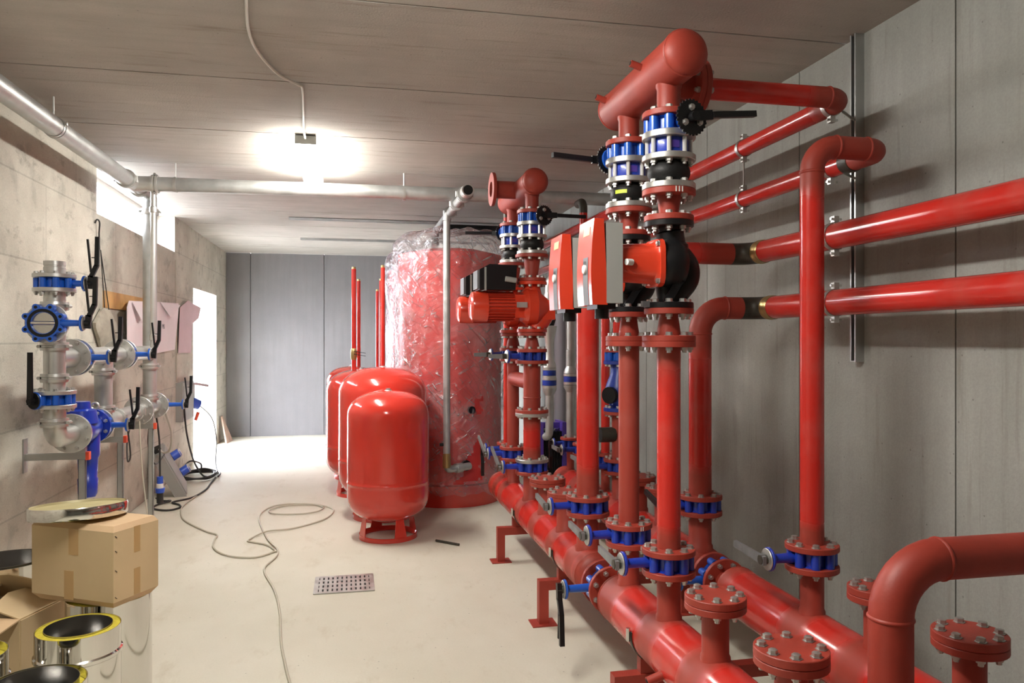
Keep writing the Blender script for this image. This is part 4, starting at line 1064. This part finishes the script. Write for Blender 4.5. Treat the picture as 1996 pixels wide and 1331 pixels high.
obj('rubber_seat', G().lathe((XM, yA - .178, 1.675), (0, 1, 0), [(0, .062), (0, .078), (.03, .078), (.03, .062), (0, .062)], 28), 'rubber', P)
obj('shaft', G().cyl((XM - .066, yA - .165, 1.675), (XM + .066, yA - .165, 1.675), .011, n=12), 'steel_bright', P)
bvalve('butterfly_valve', 'blue valve with black lever standing up against the left wall', (XM, yA, 1.243), (0, 0, 1), .112, .056, (-.55, -1, 0), (0, 0, 1), 'blue', 'flat', neck=.02, lev=.27, leverm='black', platem='black', prr=.05)
P = thing('manifold_pipe', 'galvanised pipe and elbow above the wall bracket', 'pipe', (XM, yA, .95))
flange(P, (XM, yA, 1.192), (0, 0, 1), .112, .022, 'silver_paint', 8, -1, True)
obj('pipe', G().tube(fillet([(XM, yA, 1.20), (XM, yA, 1.017), (XM, yA + .27, 1.017)], .085), .0585, 26), 'silver_paint', P)
gcoup(P, (XM, yA, 1.11), (0, 0, 1), .058)
flange(P, (XM, yA + .25, 1.017), (0, 1, 0), .118, .022, 'silver_paint', 8, -1, True)
# upper branch, away from the camera
bvalve('butterfly_valve', 'blue valve on the upper manifold branch, nearer of two', (XM, yA + .30, 1.475), (0, 1, 0), .112, .055, (1, 0, 0), (0, 0, 1), 'blue', (1, 0, 0), neck=.09, lev=.25, leverm='black')
P = thing('manifold_pipe', 'middle upright galvanised pipe of the left manifold', 'pipe', (XM, 5.73, 1.0))
flange(P, (XM, yA + .332, 1.475), (0, 1, 0), .112, .022, 'silver_paint', 8, 1, True)
obj('branch', G().tube([(XM, yA + .34, 1.475), (XM, 6.10, 1.475)], .058, 24), 'silver_paint', P)
vert(P, 5.73, 1.36, 1.475, .06); vert(P, 5.73, 1.02, 1.37, .057, 'galv'); gcoup(P, (XM, 5.73, 1.365), (0, 0, 1), .058); gcoup(P, (XM, 5.73, 1.11), (0, 0, 1), .058)
obj('dome', G().lathe((XM, 5.73, 1.475), (0, 0, 1), [(0, .062), (.03, .058), (.055, .035), (.062, 0)], 24), 'silver_paint', P)
flange(P, (XM, 6.08, 1.475), (0, 1, 0), .112, .022, 'silver_paint', 8, -1, True)
bvalve('butterfly_valve', 'blue valve on the upper manifold branch, farther of two', (XM, 6.13, 1.475), (0, 1, 0), .112, .055, (1, 0, 0), (0, 0, 1), 'blue', (1, 0, 0), neck=.09, lev=.25, leverm='black')
P = thing('manifold_pipe', 'tall galvanised pipe dropping from the ceiling to the left manifold', 'pipe', (XM, 6.93, 1.0))
flange(P, (XM, 6.16, 1.475), (0, 1, 0), .112, .022, 'silver_paint', 8, 1, True)
obj('branch', G().tube([(XM, 6.17, 1.475), (XM, 6.93, 1.475)], .058, 24), 'silver_paint', P)
obj('pipe', G().tube(fillet([(XG, 6.80, ZG), (XM, 6.98, ZG), (XM, 6.98, 1.0)], .07), .055, 24), 'galv', P)
gcoup(P, (XM, 6.98, 2.66), (0, 0, 1), .056); gcoup(P, (XM, 6.98, 1.36), (0, 0, 1), .056); gcoup(P, (XM, 6.98, 1.10), (0, 0, 1), .056)
obj('elbow_ball', G().lathe((XM, 6.93, 1.475), (0, 0, 1), [(-.06, 0), (-.05, .045), (0, .068), (.05, .045), (.06, 0)], 22), 'silver_paint', P)
P = thing('thin_downpipe', 'slim pale pipe hanging from the cross pipe beside the window', 'pipe', (-1.535, 6.6, 1.5))
obj('pipe', G().tube([(-1.535, 6.6, 1.52), (-1.535, 6.6, ZG - .05)], .021, 16), 'silver_paint', P)
for z in (2.62, 1.60): obj('collar', G().lathe((-1.535, 6.6, z), (0, 0, 1), [(-.025, .021), (-.02, .029), (.02, .029), (.025, .021)], 16), 'silver_paint', P)
# lower branch: strainer etc.
P = thing('strainer', 'big blue strainer with a pot hanging down on the left manifold', 'strainer', (XM, 5.35, .58))
y0 = yA + .274; y1 = y0 + .40
flange(P, (XM, y0, 1.017), (0, 1, 0), .112, .024, 'deep_blue', 8, 0, True); flange(P, (XM, y1 - .024, 1.017), (0, 1, 0), .112, .024, 'deep_blue', 8, -1, True)
obj('body', G().lathe((XM, y0 + .02, 1.017), (0, 1, 0), [(0, .065), (.06, .085), (.18, .09), (.30, .08), (.37, .065)], 26), 'deep_blue', P)
obj('top_boss', G().lathe((XM, y0 + .17, 1.06), (0, 0, 1), [(0, .10), (.08, .085), (.09, .055), (.135, .05), (.135, 0)], 20), 'deep_blue', P)
obj('pot', G().lathe((XM, y0 + .30, 1.0), (.02, -.08, -1), [(0, .072), (.10, .070), (.16, .070), (.18, .060), (.30, .054), (.31, .060), (.40, .056), (.425, .045), (.425, 0)], 26), 'deep_blue', P)
obj('lifting_eye', G().tube([(XM + .02 + .022 * math.cos(a), y1 - .03, 1.15 + .022 * math.sin(a)) for a in [2 * PI * i / 14 for i in range(15)]], .007, 8), 'zinc', P)
bvalve('butterfly_valve', 'blue valve right behind the big strainer on the lower branch', (XM, y1 + .028, 1.017), (0, 1, 0), .112, .054, (1, 0, 0), (0, 0, 1), 'blue', (1, 0, 0), neck=.09, lev=.25, leverm='black')
P = thing('manifold_pipe', 'lower galvanised branch pipe behind the strainer', 'pipe', (XM, 6.2, .95))
flange(P, (XM, y1 + .057, 1.017), (0, 1, 0), .112, .022, 'silver_paint', 8, 1, True)
obj('pipe', G().tube([(XM, y1 + .07, 1.017), (XM, 7.16, 1.017)], .058, 24), 'silver_paint', P)
gcoup(P, (XM, 6.0, 1.017), (0, 1, 0), .058); gcoup(P, (XM, 6.5, 1.017), (0, 1, 0), .058)
flange(P, (XM, 6.62, 1.017), (0, 1, 0), .112, .022, 'silver_paint', 8, -1, True); flange(P, (XM, 7.14, 1.017), (0, 1, 0), .112, .022, 'silver_paint', 8, -1, True)
bvalve('butterfly_valve', 'farthest blue valve at the end of the lower manifold branch', (XM, 7.19, 1.017), (0, 1, 0), .112, .054, (1, 0, 0), (0, 0, 1), 'blue', (1, 0, 0), neck=.11, lev=.25, leverm='black')
# brackets
for y, lab in ((5.28, 'nearest galvanised wall bracket under the manifold, orange end caps'), (6.10, 'middle galvanised bracket post under the manifold'), (6.98, 'farthest galvanised bracket post under the manifold')):
    P = thing('pipe_bracket', lab, 'bracket', (-1.62, y, 0))
    a = obj('arm', G().span((XL, y - .02, .835), (-1.60, y + .02, .875)), 'strut', P)
    obj('wall_plate', G().span((XL, y - .03, .76), (XL + .008, y + .03, .97)), 'strut', P)
    g = G(); g.span((-1.66, y - .02, 0), (-1.622, y - .018, .834)); g.span((-1.66, y + .018, 0), (-1.622, y + .02, .834)); g.span((-1.66, y - .02, 0), (-1.657, y + .02, .834))
    g.span((-1.625, y - .02, 0), (-1.622, y - .008, .834)); g.span((-1.625, y + .008, 0), (-1.622, y + .02, .834))
    obj('post', g, 'strut', P); obj('end_cap', G().span((-1.618, y - .021, .83), (-1.598, y + .021, .88)), 'orange_cap', P)
    obj('pipe_rest', G().span((XM - .03, y - .02, .875), (XM + .03, y + .02, .924 if y < 6 else .958)), 'zinc', P)

# ------------------------------------------------------------------ things on the left wall
def sheet(name, pts, m, label, cat, thick=.004, curl=None):
    """paper on the wall: outline in (y,z); real thickness, free edges lifted from the wall"""
    n = len(pts); vs = []
    for k in (0, 1):
        for i, (y, z) in enumerate(pts): vs.append((XL + .016 + thick * k + (curl[i] if curl else 0), y, z))
    return tag(obj(name, G().add(vs, [list(range(n))[::-1], list(range(n, 2 * n))] + [[i, (i + 1) % n, n + (i + 1) % n, n + i] for i in range(n)]), m), label, cat)
p1 = sheet('drawing_sheet', [(7.26, 1.46), (7.62, 1.42), (9.37, 1.47), (9.50, 1.90), (9.42, 2.0), (8.9, 1.985), (8.2, 1.96), (7.4, 1.93), (7.18, 1.86)], 'paper', 'large white plan sheet pinned up by the doorway, corners folded', 'paper', curl=[.05, .02, .0, .01, .03, .01, .0, .03, .07])
obj('folded_corner', G().prism([(XL + .06, 7.45, 1.92), (XL + .075, 8.15, 1.955), (XL + .09, 7.65, 1.76)], (.004, 0, 0)), 'paper', p1)
obj('folded_corner', G().prism([(XL + .045, 8.55, 1.975), (XL + .06, 9.45, 1.98), (XL + .08, 8.9, 1.82)], (.004, 0, 0)), 'paper', p1)
fc = bpy.data.curves.new('lettering', 'FONT'); fc.body = 'M.1'; fc.size = .07; fc.extrude = .001; fc.materials.append(MATS['ink'])
fo = bpy.data.objects.new('lettering', fc); C.objects.link(fo); fo.parent = p1
me_ = bpy.data.meshes.new_from_object(fo.evaluated_get(bpy.context.evaluated_depsgraph_get())); bpy.data.objects.remove(fo)
fo = bpy.data.objects.new('lettering', me_); C.objects.link(fo); fo.parent = p1
fo.location = V((XL + .046, 8.66, 1.70)) - ORG[p1.name]; fo.rotation_euler = (PI / 2, 0, PI / 2)
sheet('drawing_sheet', [(9.56, 1.43), (10.22, 1.42), (10.27, 1.78), (10.45, 1.86), (10.48, 1.99), (10.0, 2.06), (9.6, 1.96)], 'paper_pink', 'narrow pinkish sheet hanging beside the doorway with a bent corner', 'paper', curl=[.0, .01, .02, .06, .08, .02, .01])
tag(obj('wooden_board', G().span((XL, 6.82, 1.845), (XL + .014, 8.1, 1.985)), 'wood'), 'short orange brown board fixed to the wall above the papers', 'board')
# hanging cloth bag on a wire
P = thing('hanging_bag', 'crumpled beige cloth bag hanging from a wire on the wall', 'bag', (XL + .05, 6.85, 1.5))
g = G(); vs = []; n = 9; mm = 8; fs = []
for j in range(mm + 1):
    for i in range(n + 1):
        u = i / n; v_ = j / mm; wd = (.10 + .50 * v_ / .4) if v_ < .4 else .60 - .45 * (v_ - .4); y = 6.82 + (u - .5) * wd + .08 * (v_ - .5)
        z = 1.84 - v_ * (.30 + .09 * abs(math.sin(u * 5 + .4))); vs.append((XL + .035 + .05 * math.sin(u * PI) * math.sin(v_ * PI) + .02 * noise.noise(V((u * 5, v_ * 5, 2))), y, z))
nn = len(vs); vs += [(XL + .012, q[1], q[2]) for q in vs]
for j in range(mm):
    for i in range(n):
        a = j * (n + 1) + i; fs += [[a, a + 1, a + n + 2, a + n + 1], [nn + a, nn + a + n + 1, nn + a + n + 2, nn + a + 1]]
rim = [i for i in range(n + 1)] + [j * (n + 1) + n for j in range(1, mm + 1)] + [mm * (n + 1) + i for i in range(n - 1, -1, -1)] + [j * (n + 1) for j in range(mm - 1, 0, -1)]
fs += [[rim[i], rim[(i + 1) % len(rim)], nn + rim[(i + 1) % len(rim)], nn + rim[i]] for i in range(len(rim))]
obj('bag_body', g.add(vs, fs), 'cloth', P)
for s in (-.05, .06): obj('wire', G().tube([(XL + .02, 6.70, 2.30), (XL + .03, 6.82 + s, 1.83)], .004, 6), 'cable_black', P)
tag(obj('wire_hook', G().tube(smooth([(XL + .008, 6.60, 2.50), (XL + .02, 6.61, 2.53), (XL + .03, 6.64, 2.51), (XL + .02, 6.66, 2.42), (XL + .015, 6.69, 2.30)]), .006, 8), 'cable_black'), 'bent dark wire hook on the wall under the window', 'hook')
# switch box by the door
P = thing('switch_box', 'grey electric box on the wall beside the doorway', 'electric box', (XL + .05, 9.8, .6))
obj('case', G().span((XL, 9.5, .63), (XL + .08, 10.13, 1.08)), 'grey_box', P)
obj('lid_line', G().span((XL + .08, 9.54, .67), (XL + .086, 10.09, 1.04)), 'grey_box', P)
obj('pipe_stub', G().cyl((XL + .05, 10.2, .86), (XL + .05, 10.2, 1.04), .03, n=12), 'grey_box', P); obj('bracket', G().bar((XL + .05, 10.2, 1.04), (XL + .20, 10.35, 1.0), .06, .03), 'zinc', P)
obj('plug_socket', G().cyl((XL + .03, 10.25, .80), (XL + .11, 10.3, .76), .07, .06, n=14), 'plug_blue', P)
obj('orange_tip', G().cyl((XL + .12, 10.2, .68), (XL + .09, 10.18, .58), .02, n=10), 'orange_cap', P)
# power distribution box leaning at the wall
P = thing('power_box', 'grey power distribution box leaning at the wall with blue plugs', 'electric box', (-1.78, 7.95, 0))
a = V((-1.70, 8.42, .05)); b = V((-1.865, 8.27, .44)); t = (b - a).normalized(); up = V((1, .1, .35)).normalized(); sd = t.cross(up).normalized(); up = sd.cross(t)
M = Matrix((t, sd, up)).transposed()
c = (a + b) / 2
obj('case', G().box(c, ((b - a).length + .06, .32, .10), M), 'grey_box', P); obj('lid', G().box(c + up * .055, ((b - a).length + .04, .26, .012), M), 'grey_box', P)
obj('cable_gland', G().box(b + t * .05, (.05, .08, .06), M), 'cable_black', P)
for q in (.10, .30):
    o = a + t * q + sd * .15 + up * .05; k = obj('blue_socket', G().cyl(o, o + sd * .04 + up * .08, .045, n=14), 'plug_blue', P); obj('socket_lid', G().disc(o + sd * .04 + up * .08, up, .046, .012), 'clear_bag', k)
# black hanging cables and plug
def cable(label, pts, r, m, name='cable', n=8): return tag(obj(name, G().tube(smooth(pts), r, n), m), label, 'cable')
P = thing('hanging_plug', 'blue and white plug dangling on a black cable', 'plug', (-1.62, 7.2, .22))
obj('cord', G().tube(smooth([(-1.66, 7.22, .95), (-1.63, 7.22, .7), (-1.62, 7.2, .38)]), .008, 8), 'cable_black', P)
obj('collar', G().cyl((-1.62, 7.2, .33), (-1.62, 7.2, .39), .026, n=14), 'plug_blue', P); obj('ring', G().cyl((-1.62, 7.2, .29), (-1.62, 7.2, .33), .030, n=14), 'white_plastic', P)
obj('shroud', G().cyl((-1.62, 7.2, .25), (-1.62, 7.2, .29), .036, .04, n=14), 'plug_blue', P); obj('tip', G().cyl((-1.62, 7.2, .16), (-1.62, 7.2, .25), .028, n=14), 'cable_black', P)
cable('black cable drooping from the switch box to the floor coil', [(-1.88, 9.52, .80), (-1.86, 9.55, .5), (-1.78, 9.5, .2), (-1.68, 9.45, .03), (-1.6, 9.35, .012)], .010, 'cable_black')
P = thing('cable_coil', 'black cable coiled on the floor just inside the doorway', 'cable', (-1.62, 9.35, 0))
pts = []
for i in range(70):
    a = i * .42; rr = .17 + .05 * math.sin(i * .37); pts.append((-1.66 + rr * 1.05 * math.cos(a), 9.35 + rr * 1.7 * math.sin(a), .012 + .0009 * i + .008 * math.sin(i * 1.3)))
obj('loops', G().tube(smooth(pts, 3), .010, 8), 'cable_black', P)
cable('black lead arching over the floor coil', [(-1.80, 9.05, .02), (-1.80, 9.1, .16), (-1.75, 9.2, .22), (-1.66, 9.3, .17), (-1.66, 9.3, .08)], .009, 'cable_black')
cable('thin dark lead from the blue wall plug down to the coil', [(XL + .11, 10.3, .76), (-1.70, 10.25, .6), (-1.62, 10.1, .35), (-1.58, 9.8, .12), (-1.50, 9.45, .03)], .006, 'cable_black')
cable('black lead snaking from the coil past the power box', [(-1.50, 9.3, .01), (-1.49, 8.9, .01), (-1.48, 8.55, .01), (-1.54, 8.16, .01), (-1.68, 7.97, .01), (-1.59, 7.83, .01), (-1.56, 7.69, .01), (-1.65, 7.60, .01), (-1.78, 7.69, .01), (-1.80, 7.84, .012), (-1.70, 7.97, .022), (-1.77, 8.05, .01), (-1.88, 8.2, .01)], .009, 'cable_black')
cable('white lead drooping beside the farthest manifold valve', [(-1.60, 7.3, .95), (-1.58, 7.45, .75), (-1.62, 7.6, .58), (-1.74, 7.9, .50), (-1.84, 8.15, .50)], .011, 'cable_white')
cable('thin grey lead hanging by the middle bracket post', [(-1.60, 6.45, .95), (-1.57, 6.4, .6), (-1.52, 6.35, .25), (-1.48, 6.3, .01)], .005, 'cable_grey')
cable('black lead looping under the lower branch pipe', [(-1.58, 6.05, .93), (-1.60, 6.2, .72), (-1.66, 6.35, .66), (-1.7, 6.5, .8), (-1.68, 6.55, .95)], .006, 'cable_black')
cable('thin dark lead hanging left of the dangling plug', [(-1.66, 7.05, .95), (-1.68, 7.05, .7), (-1.66, 7.2, .5), (-1.76, 8.0, .47)], .006, 'cable_black')
cable('thin dark lead along the wall above the switch box', [(XL + .01, 9.45, 2.5), (XL + .012, 9.47, 1.8), (XL + .012, 9.5, 1.09)], .005, 'cable_grey')
# pale cables on the floor
Z = .009
cable('pale thin cable curving over the floor from the power box', [(-1.50, 8.4, Z), (-1.545, 7.80, Z), (-1.50, 7.46, Z), (-1.40, 7.13, Z), (-1.165, 6.72, Z), (-1.05, 6.57, Z), (-1.043, 6.41, Z), (-1.017, 6.20, Z), (-.943, 6.016, Z), (-.827, 5.882, Z), (-.661, 5.834, Z), (-.538, 5.974, Z)], .0065, 'cable_grey')
cable('long pale cable looped on the floor in front of the vessels', [(-.14, 3.0, Z), (-.269, 3.666, Z), (-.311, 3.91, Z), (-.351, 4.18, Z), (-.40, 4.657, Z), (-.464, 5.045, Z), (-.574, 5.51, Z), (-.524, 5.818, Z), (-.533, 6.0, Z + .01), (-.646, 6.39, Z), (-.779, 7.06, Z), (-.772, 7.413, Z), (-.655, 7.636, Z), (-.394, 7.628, Z), (-.198, 7.448, Z), (-.147, 7.238, Z), (-.228, 6.927, Z), (-.469, 6.66, Z), (-.664, 6.561, Z + .01), (-.778, 6.355, Z), (-.751, 6.286, Z), (-.624, 6.167, Z), (-.53, 5.958, Z)], .0065, 'cable_grey')
cable('pale inner loop of cable lying in the big floor loop', [(-.245, 7.44, .012), (-.344, 7.575, .012), (-.58, 7.578, .012), (-.708, 7.447, .012), (-.718, 7.319, .012), (-.619, 7.214, .012), (-.417, 7.192, .012), (-.285, 7.27, .012), (-.235, 7.43, .012)], .0065, 'cable_grey')
tag(obj('steel_pin', G().tube([(.66, 6.02, .012), (.82, 5.86, .012)], .009, 8), 'bare_steel'), 'short dark metal pin lying on the floor right of the front vessel', 'pin')
tag(obj('wooden_plank', G().prism([(XL + .12, 12.35, 0), (XL + .15, 12.75, 0), (XL + .02, 12.62, .40), (XL + .02, 12.54, .40)], (.02, 0, 0)), 'wood_pale'), 'short pale plank leaning in the corner past the doorway', 'plank')

# floor drain grate
P = thing('drain_grate', 'square metal drain grate with rows of dark slots in the floor', 'drain grate', (-.035, 5.1, 0))
x0, x1, y0, y1 = -.222, .152, 4.93, 5.27
obj('pit', G().span((x0 + .01, y0 + .01, .0005), (x1 - .01, y1 - .01, .002)), 'dark_void', P)
for i in range(13):
    x = x0 + .012 + (x1 - x0 - .024) * i / 12; wd = .0095 if 0 < i < 12 else .014
    obj('bar', G().span((x - wd, y0, .002), (x + wd, y1, .007)), 'zinc', P)
for j in range(5):
    y = y0 + .010 + (y1 - y0 - .02) * j / 4; obj('cross_bar', G().span((x0, y - .017, .0022), (x1, y + .017, .0066)), 'zinc', P)

# ------------------------------------------------------------------ boxes and flue sections, lower left
def flue(label, x, y, R, z0, h, ring=.030, drop=0., tilt=None, collar=True):
    P = thing('flue_section', label, 'flue pipe', (x, y, z0)); o = (x, y, z0)
    pr = [(0, R)] 
    for b in (.10, h - .10) if collar else (): pr += [(b - .012, R), (b - .006, R + .006), (b + .006, R + .006), (b + .012, R)]
    pr += [(h, R), (h, R - .003), (0, R - .003), (0, R)]
    obj('outer_shell', G().lathe(o, (0, 0, 1), pr, 64), 'inox', P)
    obj('insulation', G().lathe(o, (0, 0, 1), [(.005, R - .004), (h - .004 - drop, R - .004), (h - .002 - drop, R - ring), (.005, R - ring), (.005, R - .004)], 64), 'yellow_wool', P)
    ri = R - ring; obj('inner_liner', G().lathe(o, (0, 0, 1), [(.005, ri), (.005, ri - .002), (h * .72, ri - .002), (h * .74, ri - .012), (h * .76, ri - .002), (h + .004, ri - .002), (h + .004, ri)], 64), 'inox_inner', P)
    obj('bottom', G().disc((x, y, z0 + .004), (0, 0, 1), R - .01, .004), 'dark_void', P)
    return P
flue('shiny flue section with a bright yellow rim in front of the closed carton', -1.04, 3.30, .150, 0, .46)
flue('tall shiny flue section right under the closed carton', -1.03, 3.66, .17, 0, .472, .03, collar=False)
flue('shiny flue section at the bottom corner, dark inside', -1.055, 2.92, .158, 0, .405, .024, .03)
flue('shiny flue section cut by the picture edge beside the open carton', -1.395, 3.20, .14, 0, .42, .035, .03)
flue('wide dark flue section standing behind the open carton', -1.66, 4.22, .20, 0, .50, .03, .04)
tag(obj('flue_ring', G().lathe((-1.72, 4.58, 0), (0, 0, 1), [(0, .085), (.44, .085), (.44, .075), (0, .075), (0, .085)], 36), 'inox_inner'), 'small round steel collar behind the wide flue section', 'flue pipe')
# closed carton
ang = math.atan2(.22, -.38); e1 = V((math.cos(ang), math.sin(ang), 0)); e2 = V((-e1.y, e1.x, 0)) * -1
c0 = V((-.945, 3.41, .478)); L1, L2, HH = .44, .245, .338
M = Matrix((e1, e2, V((0, 0, 1)))).transposed()
P = thing('carton', 'closed brown cardboard carton standing on the flue sections', 'box', c0 + e1 * L1 / 2 + e2 * L2 / 2)
cc = c0 + e1 * L1 / 2 + e2 * L2 / 2
obj('body', G().box(cc + V((0, 0, .028 + (HH - .05) / 2)), (L1, L2, HH - .05), M), 'card', P)
def frust(z0, z1, i0, i1):
    vs = []
    for z, k in ((z0, i0), (z1, i1)):
        for a, b in ((0, 0), (1, 0), (1, 1), (0, 1)): vs.append(c0 + e1 * (k + a * (L1 - 2 * k)) + e2 * (k + b * (L2 - 2 * k)) + V((0, 0, z)))
    return G().add(vs, [[0, 3, 2, 1], [4, 5, 6, 7], [0, 1, 5, 4], [1, 2, 6, 5], [2, 3, 7, 6], [3, 0, 4, 7]])
obj('bottom_flaps', frust(0, .028, .022, .0), 'card_edge', P); obj('top_flaps', frust(HH - .022, HH, .0, .014), 'card_edge', P)
def tp(o, ea, wa, z0, z1, nrm): return obj('tape', G().prism([o + ea * -wa / 2 + V((0, 0, z0)), o + ea * wa / 2 + V((0, 0, z0)), o + ea * wa / 2 + V((0, 0, z1)), o + ea * -wa / 2 + V((0, 0, z1))], nrm * .0012), 'tape', P)
tp(c0 + e1 * .21, e1, .052, HH - .13, HH - .02, -e2); tp(c0 + e1 * .235, e1, .05, .02, .14, -e2)
tp(c0 + e2 * .125, e2, .034, HH - .13, HH - .02, -e1); tp(c0 + e2 * .125, e2, .034, .03, .14, -e1)
for z in (.05, .16, .24, .30): obj('staple', G().bar(c0 + e2 * .008 - e1 * .001 + V((0, 0, z)), c0 + e2 * .018 - e1 * .001 + V((0, 0, z - .008)), .003, .002), 'bare_steel', P)
# round lid on the carton
hc = V((cc.x - .075, cc.y + .02, c0.z + HH + .006)); ha = V((-.03, .08, 1))
P = thing('round_cover', 'shiny round steel flue lid with yellowish top lying on the closed carton', 'lid', hc)
obj('rim', G().lathe(hc, ha, [(0, .190), (.004, .193), (.044, .193), (.050, .190), (.050, .186), (.002, .186), (0, .190)], 72), 'inox', P)
obj('filling', G().lathe(hc, ha, [(.004, 0), (.004, .185), (.040, .185), (.043, 0)], 48), 'lid_wool', P)
# open carton
P = thing('open_carton', 'open brown carton with torn flaps at the picture edge', 'box', (-1.42, 3.6, 0))
a = math.radians(-18); ex = V((math.cos(a), math.sin(a), 0)); ey = V((-ex.y, ex.x, 0)); o = V((-1.36, 3.60, 0)); W, D, h = .40, .28, .40
def wall(p, q, hh=h): return G().prism([p, q, q + V((0, 0, hh)), p + V((0, 0, hh))], (q - p).cross(V((0, 0, 1))).normalized() * .006)
k = [o, o + ey * D, o + ey * D - ex * W, o - ex * W]
for i in range(4): obj('side', wall(k[i], k[(i + 1) % 4]), 'card', P)
def flap(p, q, d, up): 
    T_ = V((0, 0, h)); return G().prism([p + T_, q + T_, q + T_ + d * .9 + V((0, 0, up)), (p + q) / 2 + T_ + d + V((0, 0, up * 1.2)), p + T_ + d * .8 + V((0, 0, up * .8))], (0, 0, .006))
obj('flap', flap(k[3], k[0], -ey * .14, -.02), 'card_edge', P); obj('flap', flap(k[0], k[1], -ex * .17, .05), 'card', P)
obj('flap', flap(k[1], k[2], -ey * .10, .11), 'card', P); obj('flap', flap(k[2], k[3], ex * .15, .07), 'card', P)
obj('bottom', G().prism([q + V((0, 0, .004)) for q in k], (0, 0, .006)), 'card', P)
